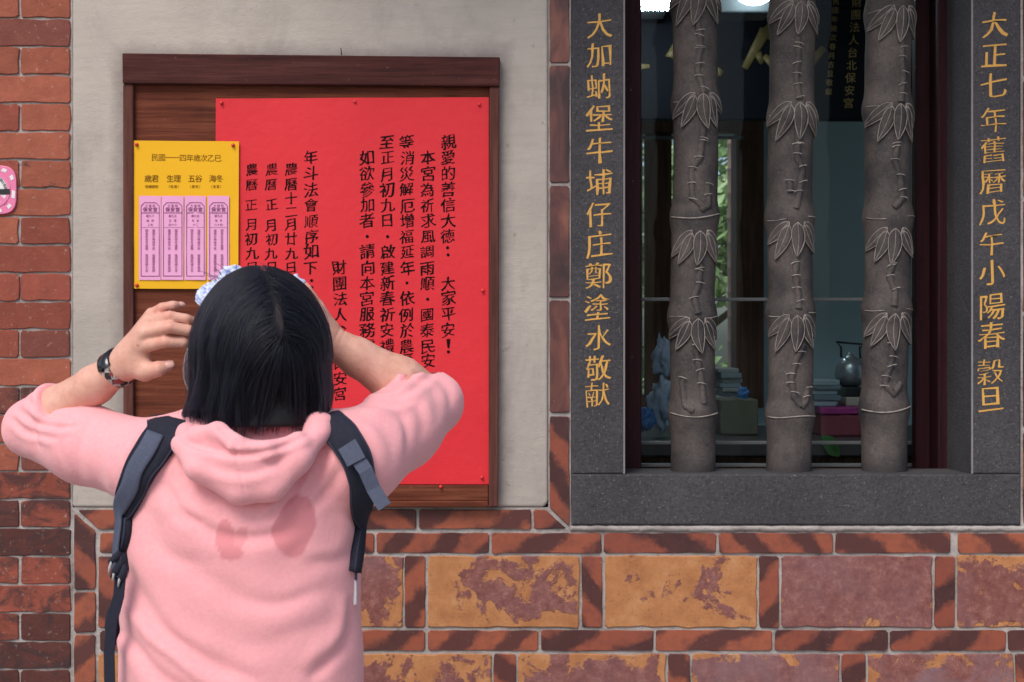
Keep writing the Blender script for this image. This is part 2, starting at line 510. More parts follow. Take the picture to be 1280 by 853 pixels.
class Tiles:
    """Bricks or tiles of one wall, each with an uneven outline, a rounded arris and its own tint."""
    def __init__(s):
        s.bm = bmesh.new()
        s.uv = s.bm.loops.layers.uv.new('UVMap')
        s.col = s.bm.loops.layers.float_color.new('tint')
    def add(s, poly, tint, mi=0, yf=0.0, yb=0.02, jit=0.0009, arris=0.0015, step=14, centred=False):
        cx = sum(p[0] for p in poly) / len(poly); cy = sum(p[1] for p in poly) / len(poly)
        if centred:
            xs = [p[0] for p in poly]; ys = [p[1] for p in poly]
            cx = (min(xs) + max(xs)) / 2; cy = (min(ys) + max(ys)) / 2
        # corners rounded, sides broken into short steps and jittered
        pts = []
        n = len(poly)
        for i in range(n):
            a, b = Vector(poly[i]), Vector(poly[(i + 1) % n])
            L = (b - a).length
            d = (b - a) / L
            r = min(2.2, L * 0.2)
            a2, b2 = a + d * r, b - d * r
            m = max(1, int((b2 - a2).length / step))
            for k in range(m + 1):
                pts.append(a2.lerp(b2, k / m))
        out, inn = [], []
        yy = yf + rng.uniform(-0.0012, 0.0012)
        for p in pts:
            w = P(p.x, p.y)
            j = Vector((rng.gauss(0, jit), 0, rng.gauss(0, jit)))
            q = w + j
            c = P(cx, cy)
            dirv = Vector((c.x - q.x, 0, c.z - q.z))
            dirv.x = max(-1, min(1, dirv.x / max(abs(dirv.x), abs(dirv.z)) * 1.6)); dirv.z = max(-1, min(1, dirv.z / max(abs(dirv.x), abs(dirv.z), 1e-6)))
            o_ = s.bm.verts.new((q.x, yy + arris, q.z))
            dd = Vector((c.x - q.x, 0, c.z - q.z)).normalized()
            i_ = s.bm.verts.new((q.x + dd.x * arris * 1.2, yy, q.z + dd.z * arris * 1.2))
            out.append(o_); inn.append(i_)
        bk = [s.bm.verts.new((v.co.x, yb, v.co.z)) for v in out]
        fs = [s.bm.faces.new(inn)]
        N = len(out)
        for i in range(N):
            j = (i + 1) % N
            fs.append(s.bm.faces.new([inn[j], inn[i], out[i], out[j]]))
            fs.append(s.bm.faces.new([out[j], out[i], bk[i], bk[j]]))
        bmesh.ops.recalc_face_normals(s.bm, faces=fs)
        if fs[0].normal.y > 0:
            bmesh.ops.reverse_faces(s.bm, faces=fs)
        c = P(cx, cy)
        for k, f in enumerate(fs):
            f.material_index = mi
            for l in f.loops:
                l[s.col] = tint
                l[s.uv].uv = (l.vert.co.x - c.x, l.vert.co.z - c.z)

MORT = 0.0045    # the mortar lies this far behind the tile faces
bot = PYG

# --- brick pier at the left
def core(name, x0, y0, x1, y1, yf, mat, yb=0.24, parent=None):
    b = bmesh.new()
    a, c = P(x0, y1), P(x1, y0)
    box(b, a.x, c.x, yf, yb, a.z, c.z)
    return obj(name, b, mat, parent)

pier = tag(core('brick_pier', -420, PYT, 90, bot, MORT, M['mortar']),
           'red brick pier with pale mortar joints at the left edge, beside the plaster panel', 'brick pier')
T = Tiles()
row0 = 23 - 35.4 * 26
k = 0
while True:
    y0 = row0 + 35.4 * k
    if y0 > bot - 5: break
    y0 += 1.25; y1 = min(row0 + 35.4 * (k + 1) - 1.25, bot)
    ky = k - 26
    joints = [88]
    if ky % 2 == 0:       # stretcher course
        x = -43
        while x > -430: joints.append(x); x -= 133
    else:
        joints += [24.5]
        x = 24.5 - 66.5
        while x > -430: joints.append(x); x -= 66.5 if (len(joints) % 2) else 133
    for a, b in zip(joints[1:] + [-430], joints[:-1]):
        xa, xb = max(a, -418) + 1.4 * (a > -430), b - 1.4 * (b < 88) - 0.5 * (b == 88)
        if xb - xa < 8: continue
        low = max(0.0, min(1.0, (y0 - 430) / 120))
        u = rng.random()
        if u < 0.5 - 0.2 * low: c = (0.44, 0.135, 0.082)
        elif u < 0.85: c = (0.37, 0.10, 0.066)
        else: c = (0.26, 0.085, 0.064)
        if rng.random() < 0.45 * low: c = (0.14, 0.05, 0.042)
        f = rng.uniform(0.85, 1.12)
        T.add(rect(xa, y0, xb, y1), (c[0] * f, c[1] * f, c[2] * f, min(1, 0.25 + 0.55 * low + rng.uniform(-0.25, 0.3))), step=11, jit=0.0011)
    k += 1
obj('brick_course', T.bm, M['brick'], pier)

# --- plaster panel behind the notice board
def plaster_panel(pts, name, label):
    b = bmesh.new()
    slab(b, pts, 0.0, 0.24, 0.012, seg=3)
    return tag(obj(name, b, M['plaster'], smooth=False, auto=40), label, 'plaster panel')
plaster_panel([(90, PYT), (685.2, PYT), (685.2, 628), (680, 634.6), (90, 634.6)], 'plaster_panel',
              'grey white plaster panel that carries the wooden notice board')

# --- dado of striped border tiles and large worn blocks, with the border strips round the panels
dado = tag(core('tile_dado', 90.2, 659.5, 1700, bot, MORT, M['mortar']),
           'lower wall of large worn purple and ochre blocks framed by striped red tiles', 'tiled wall')
for x0, y0, x1, y1 in ((90.2, 634.8, 714.5, 659.4), (685.4, PYT, 713.8, 634.7), (1276.4, PYT, 1306, 659.4)):
    b = bmesh.new()
    a, c = P(x0, y1), P(x1, y0)
    box(b, a.x, c.x, MORT, 0.24, a.z, c.z)
    obj('mortar_bed', b, M['mortar'], dado)
# thick smear of mortar under the stone window
b = bmesh.new()
prev = None
N = 90
for i in range(N + 1):
    x = 713 + (1290 - 713) * i / N
    t0 = 656.6 + rng.uniform(-0.5, 0.5); t1 = 665.0 + rng.uniform(-0.8, 0.9)
    col = [b.verts.new(P(x, t0, MORT)), b.verts.new(P(x, t0 + 1.5, -0.001 + rng.uniform(-.001, .001))), b.verts.new(P(x, (t0 + t1) / 2, -0.0035 + rng.uniform(-.001, .001))), b.verts.new(P(x, t1 - 1.5, -0.001)), b.verts.new(P(x, t1, MORT))]
    if prev:
        for q in range(4):
            f = b.faces.new([prev[q], prev[q + 1], col[q + 1], col[q]]); f.smooth = True
    prev = col
bmesh.ops.recalc_face_normals(b, faces=b.faces[:])
obj('mortar_smear', b, M['mortar'], dado)

TS = Tiles()   # striped
TB = Tiles()   # blocks
TG2 = Tiles()
TG = Tiles()   # smoky glazed strip
def stripe(poly, dark=None, sgn=None):
    TS.add(poly, (1.0 if (sgn if sgn is not None else rng.random() < 0.5) else 0.0, rng.random(), rng.random() if dark is None else 1 - dark, rng.random()), jit=0.0007)
def vstripe(x0, y0, x1, y1): stripe(rect(x0, y0, x1, y1))
# course under the panel, mitred at its corners
stripe([(125, 637.5), (234, 637.5), (234, 661.5), (123, 661.5), (97, 638)])
for a, c in ((237, 376), (379, 520), (524, 664)):
    stripe(rect(a, 637.5, c, 661.5))
stripe([(667.5, 637.5), (682, 637.5), (708, 661.5), (667.5, 661.5)], dark=0.9)
# course 2
js = [123, 181, 325, 469, 613, 753.5, 897, 1043, 1192.5, 1337, 1480, 1620, 1698]
for a, c in zip(js[:-1], js[1:]):
    e = 4 if abs(c - 1192.5) < 1 else 1.8
    stripe(rect(a + (5 if abs(a - 1192.5) < 1 else 1.8), 667, c - e, 691.5))
# block courses
def course(y0, y1, cells, tints):
    for i, (a, c, kind) in enumerate(cells):
        if kind == 'd':
            vstripe(a, y0, c, y1)
        else:
            kp, bl, off = tints.get(i, (rng.uniform(0.4, 0.9), rng.uniform(0, 0.5), rng.random()))
            TB.add(rect(a, y0, c, y1), (kp, bl, off, 1), jit=0.0012, arris=0.0022, centred=True)
course(695.5, 784.5, [(123, 146, 'd'), (149, 279, 'b'), (282, 308, 'd'), (311, 503.5, 'b'), (506, 531.5, 'd'), (535, 724.5, 'b'), (727.5, 752.5, 'd'), (756.5, 946.5, 'b'), (949, 973.5, 'd'), (977.5, 1166, 'b'), (1169, 1194, 'd'), (1197, 1384, 'b'), (1387, 1412, 'd'), (1415, 1600, 'b'), (1603, 1698, 'b')],
       {1: (0.95, 1.0, .2), 3: (0.80, 0.3, .63), 5: (0.60, 0.15, .347), 7: (0.44, 0.1, .781), 9: (0.98, 0.30, .52), 11: (0.80, 0.35, .115)})
js = [123, 243, 388, 533, 674.5, 818.5, 967, 1111, 1259, 1400, 1545, 1698]
for a, c in zip(js[:-1], js[1:]):
    stripe(rect(a + 1.8, 788.5, c - 1.8, 813.5), dark=0.05 if abs(a - 818.5) < 1 else None, sgn=False)
course(818, 906, [(123, 226, 'b'), (229, 257, 'd'), (260, 392, 'b'), (395, 421, 'd'), (424, 614.5, 'b'), (617, 645, 'd'), (648.5, 832.5, 'b'), (835.5, 862.5, 'd'), (865.5, 1049.5, 'b'), (1052.5, 1082.5, 'd'), (1086, 1267, 'b'), (1270, 1298, 'd'), (1301, 1480, 'b'), (1483, 1510, 'd'), (1513, 1698, 'b')],
       {0: (0.4, 0.1, .3), 4: (0.62, 0.1, .915), 6: (0.72, 0.2, .44), 8: (0.90, 0.5, .27), 10: (0.80, 0.9, .66)})
y = 910
odd = 0
while y < bot - 30:
    for a in range(123, 1690, 144):
        stripe(rect(a + 1.8 + 40 * odd * (a > 123), y, min(a + 142 + 40 * odd, 1698), y + 25))
    y += 29
    for a in range(123, 1690, 221):
        vstripe(a, y, a + 26, min(y + 89, bot))
        TB.add(rect(a + 29, y, min(a + 218, 1698), min(y + 89, bot)), (rng.uniform(.4, .9), rng.random() * .6, rng.random(), 1), centred=True)
    y += 93; odd = 1 - odd
# upright border at the left corner of the dado
stripe([(92.5, 641.5), (119, 664), (119, 737), (92.5, 737)], sgn=True)
for a, c in ((740.5, 791), (794, 935), (938, 1080), (1083, bot)):
    stripe(rect(92.5, a, 119, c), dark=0.1)
# smoky glazed strip left of the window, and its twin at the right edge
js = [PYT + 2, -650, -505, -358, -214, -67, 80, 230.5, 374, 518]
for a, c in zip(js[:-1], js[1:]):
    TG.add(rect(687.2, a + 2, 711.5, c - 2), (1, 1, 1, 1), jit=0.0006)
    TG2.add(rect(1279.5, a + 20, 1304, c + 16), (1, 1, 1, 1), jit=0.0006)
TS.add([(687.2, 520.5), (711.5, 520.5), (711.5, 657), (687.2, 636)], (1, .4, .15, 1), jit=0.0006)
TS.add(rect(1279.5, 540, 1304, 655), (0, .6, .9, 1), jit=0.0006)
obj('border_tile', TS.bm, M['striped'], dado)
obj('clay_block', TB.bm, M['big'], dado)
obj('glazed_strip', TG.bm, M['glaze'], dado)
obj('glazed_strip', TG2.bm, M['glaze'], dado)

plaster_panel([(1306.4, PYT), (1700, PYT), (1700, 659), (1306.4, 659)], 'plaster_panel', 'plaster panel beyond the right edge of the stone window')

# ---------------------------------------------------------------- lettering
_glyph = {}
_gnorm = {}
def glyphs(chars, off=0.0):
    need = [c for c in dict.fromkeys(chars) if (c, off) not in _glyph]
    tmp = []
    for c in need:
        cu = bpy.data.curves.new('glyph', 'FONT')
        cu.body = c
        cu.resolution_u = 3
        cu.offset = off
        o = bpy.data.objects.new('glyph', cu)
        COL.objects.link(o)
        tmp.append((c, o, cu))
    bpy.context.view_layer.update()
    dg = bpy.context.evaluated_depsgraph_get()
    for c, o, cu in tmp:
        me = bpy.data.meshes.new_from_object(o.evaluated_get(dg))
        v = np.array([w.co[:] for w in me.vertices]).reshape(-1, 3)
        f = [tuple(p.vertices) for p in me.polygons]
        # outward direction of the outline at every vertex, for brush pressure
        ec = {}
        for p in f:
            for i in range(len(p)):
                a, b_ = p[i], p[(i + 1) % len(p)]
                ec[(a, b_)] = ec.get((a, b_), 0) + 1
        nn = np.zeros_like(v)
        for (a, b_) in ec:
            if (b_, a) not in ec:
                d = v[b_] - v[a]
                L = math.hypot(d[0], d[1]) + 1e-9
                nn[a] += (d[1] / L, -d[0] / L, 0); nn[b_] += (d[1] / L, -d[0] / L, 0)
        nn /= np.linalg.norm(nn, axis=1)[:, None] + 1e-9
        _gnorm[(c, off)] = nn
        _glyph[(c, off)] = (v, f)
        bpy.data.meshes.remove(me)
    for c, o, cu in tmp:
        bpy.data.objects.remove(o)
        bpy.data.curves.remove(cu)
glyphs('國')
gv = _glyph[('國', 0.0)][0]
GC = (gv.max(0) + gv.min(0)) / 2
GS = 0.92 / (gv[:, 1].max() - gv[:, 1].min())

class Writing:
    def __init__(s): s.v = []; s.f = []
    def put(s, ch, c, size, ux=(1, 0, 0), uz=(0, 0, 1), off=0.0, brush=0.0, wob=0.0, w=1.0):
        if ch == ' ': return
        glyphs(ch, off)
        v, f = _glyph[(ch, off)]
        q = (v[:, :2] - GC[:2]) * GS
        x, z = q[:, 0] * w, q[:, 1]
        if brush:
            nn = _gnorm[(ch, off)]
            p0 = rng.uniform(0, 90)
            pr = np.array([mnoise.noise(Vector((a * 3.4 + p0, b * 3.4, 2))) for a, b in zip(x, z)])
            press = rng.uniform(.000, .012)
            x = x + nn[:, 0] * (.014 + press + .030 * pr) * brush
            z = z + nn[:, 1] * (-.010 + press + .030 * pr) * brush
            z = z + 0.13 * brush * x
            ph = rng.uniform(0, 50)
            dx = np.array([mnoise.noise(Vector((a * 2.2 + ph, b * 2.2, 0))) for a, b in zip(x, z)])
            dz = np.array([mnoise.noise(Vector((a * 2.2, b * 2.2 + ph, 7))) for a, b in zip(x, z)])
            ex = np.array([mnoise.noise(Vector((a * 9 + ph, b * 9, 3))) for a, b in zip(x, z)])
            ez = np.array([mnoise.noise(Vector((a * 9, b * 9 + ph, 5))) for a, b in zip(x, z)])
            x = x + brush * (0.07 * dx + 0.022 * ex)
            z = z + brush * (0.07 * dz + 0.022 * ez)
        if wob:
            a = rng.uniform(-wob, wob)
            x, z = x * math.cos(a) - z * math.sin(a), x * math.sin(a) + z * math.cos(a)
        c, ux, uz = np.array(c), np.array(ux), np.array(uz)
        pts = c + np.outer(x * size, ux) + np.outer(z * size, uz)
        b0 = len(s.v)
        s.v += [tuple(p) for p in pts]
        s.f += [tuple(i + b0 for i in t) for t in f]
    def build(s, name, mat, parent, surf=None):
        if surf is not None: s.v = [(x, surf(x, z), z) for x, y, z in s.v]
        me = bpy.data.meshes.new(name)
        me.from_pydata(s.v, [], s.f)
        me.update()
        # face the viewer
        b_ = bmesh.new(); b_.from_mesh(me)
        fl = [f for f in b_.faces if f.normal.y > 0]
        if fl: bmesh.ops.reverse_faces(b_, faces=fl)
        b_.to_mesh(me); b_.free()
        return link_mesh(name, me, mat, parent)

# ---------------------------------------------------------------- notice board
board = empty('notice_board', P(389, 350, 0), 'framed brown wooden notice board fixed to the plaster, holding the notices', 'notice board')
b = bmesh.new(); slab(b, [(160, 90), (618, 92), (618, 618), (160, 618)], -0.012, -0.0005, 0.0)
obj('back_panel', b, M['wood'], board)
b = bmesh.new(); slab(b, [(152.5, 66.5), (625, 71.5), (624.5, 108), (153, 104.5)], -0.032, -0.0005, 0.003)
obj('top_rail', b, M['rail'], board)
b = bmesh.new(); slab(b, [(153.5, 105), (166.5, 105), (167, 634), (154, 634)], -0.026, -0.0006, 0.003)
obj('stile', b, M['stile'], board)
b = bmesh.new(); slab(b, [(611.8, 108.4), (624.2, 108.5), (622.8, 634), (610.8, 634)], -0.026, -0.0006, 0.003)
obj('stile', b, M['stile'], board)
b = bmesh.new(); slab(b, [(167.4, 607), (610.4, 607), (610.4, 626), (167.4, 626)], -0.024, -0.0007, 0.002)
slab(b, [(167.4, 626.4), (610.4, 626.4), (610.4, 634.5), (167.4, 634.5)], -0.028, -0.0008, 0.003)
obj('bottom_rail', b, M['wood'], board)
# two wire nails
b = bmesh.new(); tube(b, [P(427, 69, -0.03), P(426, 60, -0.034)], 0.0012)
obj('wire_nail', b, M['black'], board)

def paper(name, quad, y, mat, label, cat, amp=0.0012, nx=24, nz=30, th=0.0004, group=None, seed=0):
    """A sheet of paper with a slight cockle; quad = corners TL, TR, BR, BL."""
    b = bmesh.new()
    g = []
    for j in range(nz + 1):
        row = []
        for i in range(nx + 1):
            u, v_ = i / nx, j / nz
            px = (quad[0][0] * (1 - u) + quad[1][0] * u) * (1 - v_) + (quad[3][0] * (1 - u) + quad[2][0] * u) * v_
            py = (quad[0][1] * (1 - u) + quad[1][1] * u) * (1 - v_) + (quad[3][1] * (1 - u) + quad[2][1] * u) * v_
            dy = amp * mnoise.noise(Vector((u * 3 + seed, v_ * 4, seed * 2.0))) - amp * 0.5
            p = P(px, py, y)
            row.append(b.verts.new((p.x, y + dy, p.z)))
        g.append(row)
    fs = []
    for j in range(nz):
        for i in range(nx):
            f = b.faces.new([g[j][i], g[j + 1][i], g[j + 1][i + 1], g[j][i + 1]]); f.smooth = True
            fs.append(f)
    bmesh.ops.recalc_face_normals(b, faces=fs)
    if fs[0].normal.y > 0: bmesh.ops.reverse_faces(b, faces=fs)
    bmesh.ops.solidify(b, geom=fs, thickness=th)
    o = obj(name, b, mat, auto=40)
    def surf(x, z):
        k = S * (D + y) / D
        px, py = x / k + 640, 426.5 - (z - EYE) / k
        u = (px - quad[0][0]) / (quad[1][0] - quad[0][0]); v_ = (py - quad[0][1]) / (quad[3][1] - quad[0][1])
        return y - th + amp * mnoise.noise(Vector((u * 3 + seed, v_ * 4, seed * 2.0))) - amp * 0.5 - .0004
    SURF[name] = surf
    return tag(o, label, cat, group)

SURF = {}
YR = -0.0140
red = paper('red_notice', [(270, 123.5), (611, 122), (611, 605.5), (268, 605.5)], YR, M['red_paper'],
            'large red paper notice with hand brushed black columns of Chinese writing', 'notice', amp=0.0045)
yw = YR - 0.0042
def column(x, items, size, off=-0.001):
    W = Writing()
    for ch, y in items:
        xx = x + rng.uniform(-0.8, 0.8)
        p = P(xx, y + rng.uniform(-0.5, 0.5), yw)
        if ch == '.':
            ch2, dx, dz, s_ = '·', 0, 0, size
            # a brushed dot
            n = 9
            b0 = len(W.v)
            r = 2.0 * S
            for k in range(n):
                a = 2 * math.pi * k / n
                W.v.append((p.x + math.cos(a) * r * rng.uniform(.85, 1.15), yw, p.z + math.sin(a) * r * rng.uniform(.85, 1.15)))
            W.f.append(tuple(range(b0, b0 + n)))
            continue
        W.put(ch, p, size * S * rng.uniform(0.90, 1.03), off=off, brush=1.0, wob=0.05)
    W.build('writing_column', M['ink'], red, SURF['red_notice'])
def seq(s, ys): return list(zip(s, ys))
Y0 = [178, 197.5, 217.5, 237.5, 257, 276, 296, 315, 335.5, 354.5, 373.5, 393.5, 413.5, 433, 452]
column(560, seq('親愛的善信大德', Y0) + [('.', 310), ('.', 319)] + seq('大家平安', [354.5, 373.5, 393.5, 413.5]), 18.8)
column(534.5, seq('本宮為祈求風調雨順', Y0[1:]) + [('.', 374)] + seq('國泰民安', Y0[11:]), 18.8)
column(508.5, seq('等消災解厄增福延年', Y0) + [('.', 354)] + seq('依例於農曆', Y0[10:]), 18.8)
column(484, seq('至正月初九日', Y0) + [('.', 296)] + seq('啟建新春祈安禮斗', Y0[7:]), 18.8)
column(459, seq('如欲參加者', Y0[1:]) + [('.', 296)] + seq('請向本宮服務處', Y0[7:]), 18.8)
column(424.5, seq('財團法人台北保安宮', [334.5, 354.5, 375, 394.5, 414, 434, 454, 474, 493.5]), 18.2)
column(389, seq('年斗法會順序如下', [197, 217, 238, 257, 277, 296.5, 315, 335]) + [('.', 351), ('.', 359)], 18.2)
column(363.5, seq('農曆十二月廿九日時', [212, 231, 248, 265, 281.5, 299, 317.5, 335, 351]), 16.2)
column(339, seq('農曆正月初九日時', [212, 231, 256, 281.5, 299.5, 317.5, 334.5, 351]), 16.2)
column(314, seq('農曆正月初九日時', [212, 231, 256, 281.5, 299.5, 317.5, 334.5, 351]), 16.2)
W = Writing()
# the exclamation mark
b0 = len(W.v)
for dx, dy in ((-2.6, 424), (2.6, 424), (1.2, 435.5), (-1.2, 435.5)):
    p = P(560.5 + dx, dy, yw); W.v.append(tuple(p))
W.f.append((b0, b0 + 1, b0 + 2, b0 + 3))
b0 = len(W.v)
for k in range(9):
    a = 2 * math.pi * k / 9; p = P(560.5 + 2.1 * math.cos(a), 440 + 2.1 * math.sin(a), yw); W.v.append(tuple(p))
W.f.append(tuple(range(b0, b0 + 9)))
W.build('exclamation_mark', M['ink'], red, SURF['red_notice'])

YY = -0.0205
yel = paper('yellow_sheet', [(166.3, 176), (298.7, 177), (297.8, 361.5), (167.5, 361)], YY, M['yellow_paper'],
            'yellow sheet with printed heading, pinned over the corner of the red notice', 'notice', amp=0.0015, seed=3)
W = Writing(); yw = YY - 0.0026
for i, ch in enumerate('民國一一四年歲次乙巳'):
    W.put(ch, P(193.5 + 8.75 * i, 197 + 0.12 * i, yw), 9 * S, off=-0.006)
W.build('printed_heading', M['print'], yel, SURF['yellow_sheet']); W = Writing()
for x, s_, t_ in ((189.3, '歲君', '（各種運勢）'), (217, '生理', '（商業）'), (243.7, '五谷', '（農牧）'), (270, '海冬', '（漁業）')):
    for i, ch in enumerate(s_): W.put(ch, P(x - 4.4 + 8.8 * i, 223.5, yw), 9.2 * S, off=0.0)
    n = len(t_)
    for i, ch in enumerate(t_): W.put(ch, P(x + (i - (n - 1) / 2) * (3.6 if n > 4 else 4.6), 233.5, yw), 4.0 * S)
W.build('printed_caption', M['print'], yel, SURF['yellow_sheet'])

def slip(x0, y0, x1, y1, label, words):
    y = YY - 0.0030
    o = paper('pink_slip', [(x0, y0), (x1, y0 + .3), (x1 - .4, y1), (x0 - .3, y1 - .3)], y, M['pink_paper'], label, 'paper slip', amp=0.001, nx=6, nz=14, group='pink fortune slips on the yellow sheet', seed=x0)
    W = Writing(); yw = y - 0.0016
    m = (x0 + x1) / 2
    h = (x1 - x0) / 2 - 2.3
    def bar(xa, ya, xb, yb, w=0.75):
        a, c = Vector((xa, ya)), Vector((xb, yb)); d = (c - a).normalized(); nn = Vector((-d.y, d.x)) * w / 2
        i0 = len(W.v)
        for q in (a + nn, c + nn, c - nn, a - nn): W.v.append(tuple(P(q.x, q.y, yw)))
        W.f.append((i0, i0 + 1, i0 + 2, i0 + 3))
    ch = 4.2
    ring = [(m - h, y0 + 8.5 + ch), (m - h + ch, y0 + 8.5), (m + h - ch, y0 + 8.5), (m + h, y0 + 8.5 + ch), (m + h, y1 - 5), (m - h, y1 - 5)]
    for p, q in zip(ring, ring[1:] + ring[:1]): bar(*p, *q)
    bar(m - h, y0 + 21.3, m + h, y0 + 21.3)
    for i, c in enumerate('大龍峒'): W.put(c, P(m + (i - 1) * 4.6, y0 + 12.4, yw), 3.4 * S)
    for i, c in enumerate('保安宮'): W.put(c, P(m + (i - 1) * 6.2, y0 + 17.2, yw), 5.6 * S, off=0.012)
    for i, c in enumerate(words[0]): W.put(c, P(m + (i - (len(words[0]) - 1) / 2) * 3.4, y0 + 25.2, yw), 3.4 * S, off=0.0)
    for i, c in enumerate(words[1]): W.put(c, P(m + (i - (len(words[1]) - 1) / 2) * 6, y0 + 31, yw), 3.3 * S)
    for i, c in enumerate(words[2]): W.put(c, P(m + (i - (len(words[2]) - 1) / 2) * 3.6, y0 + 36.2, yw), 3.3 * S)
    bar(m - h, y0 + 39.4, m + h, y0 + 39.4, 0.35)
    for sx, t_ in ((4.3, words[3]), (-4.3, words[4])):
        for i, c in enumerate(t_):
            yy = y0 + 43.5 + i * 3.75 + (5 if i >= 7 else 0)
            W.put(c, P(m + sx, yy, yw), 3.7 * S, off=0.0)
    W.build('slip_printing', M['purple_ink'], o, SURF['pink_slip'])
V = ['福德正神保平安福壽康寧風調', '國泰民安年歲豐風調雨順大吉']
slip(174.0, 245, 201.2, 350.4, 'pink printed slip under the first heading, leftmost of the four on the yellow sheet', ['籤九十', '歲君', '上吉', V[0], V[1]])
slip(201.9, 245, 229.6, 350.2, 'pink printed slip second from the left on the yellow sheet', ['籤九五', '生理', '四十六', V[1], V[0]])
slip(230.9, 245, 257.4, 350.3, 'pink printed slip third from the left on the yellow sheet', ['籤九五', '五谷', '十二', V[0], V[1]])
slip(259.7, 245, 286.5, 350.2, 'pink printed slip nearest the red notice, partly behind the head', ['籤九五', '海冬', '六十四', V[1], V[0]])

pin0 = None
def pin(px, py, y, label):
    global pin0
    c = P(px, py, y)
    if pin0 is None:
        b = bmesh.new()
        lathe(b, (0, 0, 0), (0, -1, 0), [(-0.004, 0.0006), (0.0, 0.0008), (0.0002, 0.0042), (0.0014, 0.0044), (0.0020, 0.0026), (0.0046, 0.0024), (0.0054, 0.0036), (0.0066, 0.0033), (0.0070, 0.0012)], 16)
        pin0 = obj('push_pin', b, M['pin'])
        o = pin0
    else:
        o = pin0.copy(); COL.objects.link(o)
    o.location = c
    return tag(o, label, 'push pin', 'red push pins in the notices')
pin(171, 181, YY - .001, 'red push pin in the upper left corner of the yellow sheet')
pin(291.5, 182, YY - .001, 'red push pin in the upper right corner of the yellow sheet')
pin(171.3, 357, YY - .001, 'red push pin in the lower left corner of the yellow sheet')
pin(277, 129, YR - .002, 'red push pin in the upper left corner of the red notice')
pin(443.5, 127.5, YR - .002, 'red push pin halfway along the top edge of the red notice')
pin(599, 131, YR - .002, 'red push pin in the upper right corner of the red notice')
pin(603.5, 363.5, YR - .002, 'red push pin on the right edge of the red notice, at mid height')
pin(602.5, 597, YR - .002, 'red push pin in the lower right corner of the red notice')
pin(551, 608.5, -0.024, 'red push pin in the bottom wooden rail under the red notice')

# ---------------------------------------------------------------- no smoking sign on the pier
cx, cy, R = -9.5, 237.5, 30.5
sign = bmesh.new()
pts = []
for k in range(48):
    a = 2 * math.pi * k / 48
    ca, sa = math.cos(a), math.sin(a)
    e = 0.52
    pts.append((cx + R * math.copysign(abs(ca) ** e, ca) * 0.98, cy + R * math.copysign(abs(sa) ** e, sa)))
slab(sign, pts, -0.006, 0.0, 0.0015)
sg = tag(obj('no_smoking_sign', sign, plain('pink_sign_plastic', (0.78, 0.20, 0.38), 0.35, 0.45, 0.03)), 'pink and white rounded no smoking sign on the brick pier', 'sign')
b = bmesh.new()
def disc(b, r, y, n=40):
    b.faces.new([b.verts.new(P(cx + r * math.cos(-2 * math.pi * k / n), cy - r * math.sin(-2 * math.pi * k / n), y)) for k in range(n)])
disc(b, 22, -0.0066)
# pale squares of the chequered rim
for k in range(20):
    a0 = 2 * math.pi * k / 20
    if k % 2: continue
    q = []
    for rr, aa in ((24.5, a0), (28.5, a0 + .02), (28.5, a0 + .26), (24.5, a0 + .28)):
        ca, sa = math.cos(aa), math.sin(aa); ex = 0.7
        q.append(b.verts.new(P(cx + rr * math.copysign(abs(ca) ** ex, ca), cy + rr * math.copysign(abs(sa) ** ex, sa), -0.0066)))
    b.faces.new(q)
for f in b.faces:
    f.normal_update()
    if f.normal.y > 0: f.normal_flip()
obj('white_field', b, M['white'], sg)
b = bmesh.new()
slab(b, rect(-26, 236.5, 12.5, 243.5), -0.0074, -0.0066)
obj('cigarette', b, M['black'], sg)
b = bmesh.new()
n = 40
for k in range(n):
    q = []
    for rr, kk in ((18.6, k), (22.6, k), (22.6, k + 1), (18.6, k + 1)):
        a = 2 * math.pi * kk / n
        q.append(b.verts.new(P(cx + rr * math.cos(a), cy + rr * math.sin(a), -0.0072)))
    b.faces.new(q)
slab(b, [(-26, 222), (-22, 218), (8, 252), (4, 256)], -0.0080, -0.0068)
for f in b.faces:
    f.normal_update()
obj('prohibition_ring', b, plain('pink_ring', (0.80, 0.22, 0.42), 0.4), sg)
W = Writing()
for i, ch in enumerate('本場所全面禁止吸菸'):
    a = rad(-118 + 14.0 * i)
    W.put(ch, P(cx + 16.2 * math.cos(a), cy + 16.2 * math.sin(a), -0.0078), 4.0 * S, ux=(-math.sin(a), 0, -math.cos(a)), uz=(math.cos(a), 0, -math.sin(a)), off=0.01)
W.build('sign_lettering', M['black'], sg)

# ---------------------------------------------------------------- stone window with carved bamboo bars
WX0, WX1, WI0, WI1 = 714.2, 1276, 780.5, 1207
WB, WIB = 656.4, 592.5
WT, WIT = -150, -95
win = empty('stone_window', P(995, WB, 0), 'dark stone window with gold inscriptions and three carved bamboo bars', 'window')
YF = -0.004
def frame_piece(name, pts_f, pts_b, yb, mat, extra=None):
    """One piece of the stone frame: front outline pts_f, splayed to pts_b at the back."""
    b = bmesh.new()
    fr = [b.verts.new(P(x, y, YF)) for x, y in pts_f]
    bk = [b.verts.new((P(x, y, 0).x, yb, P(x, y, 0).z)) for x, y in pts_b]
    n = len(fr)
    fs = [b.faces.new(fr), b.faces.new(bk[::-1])]
    for i in range(n):
        j = (i + 1) % n
        fs.append(b.faces.new([fr[j], fr[i], bk[i], bk[j]]))
    bmesh.ops.recalc_face_normals(b, faces=fs)
    es = [e for e in fs[0].edges]
    bmesh.ops.bevel(b, geom=es, offset=0.004, segments=2, affect='EDGES', profile=0.5)
    return obj(name, b, mat, win)
DEP = 0.155
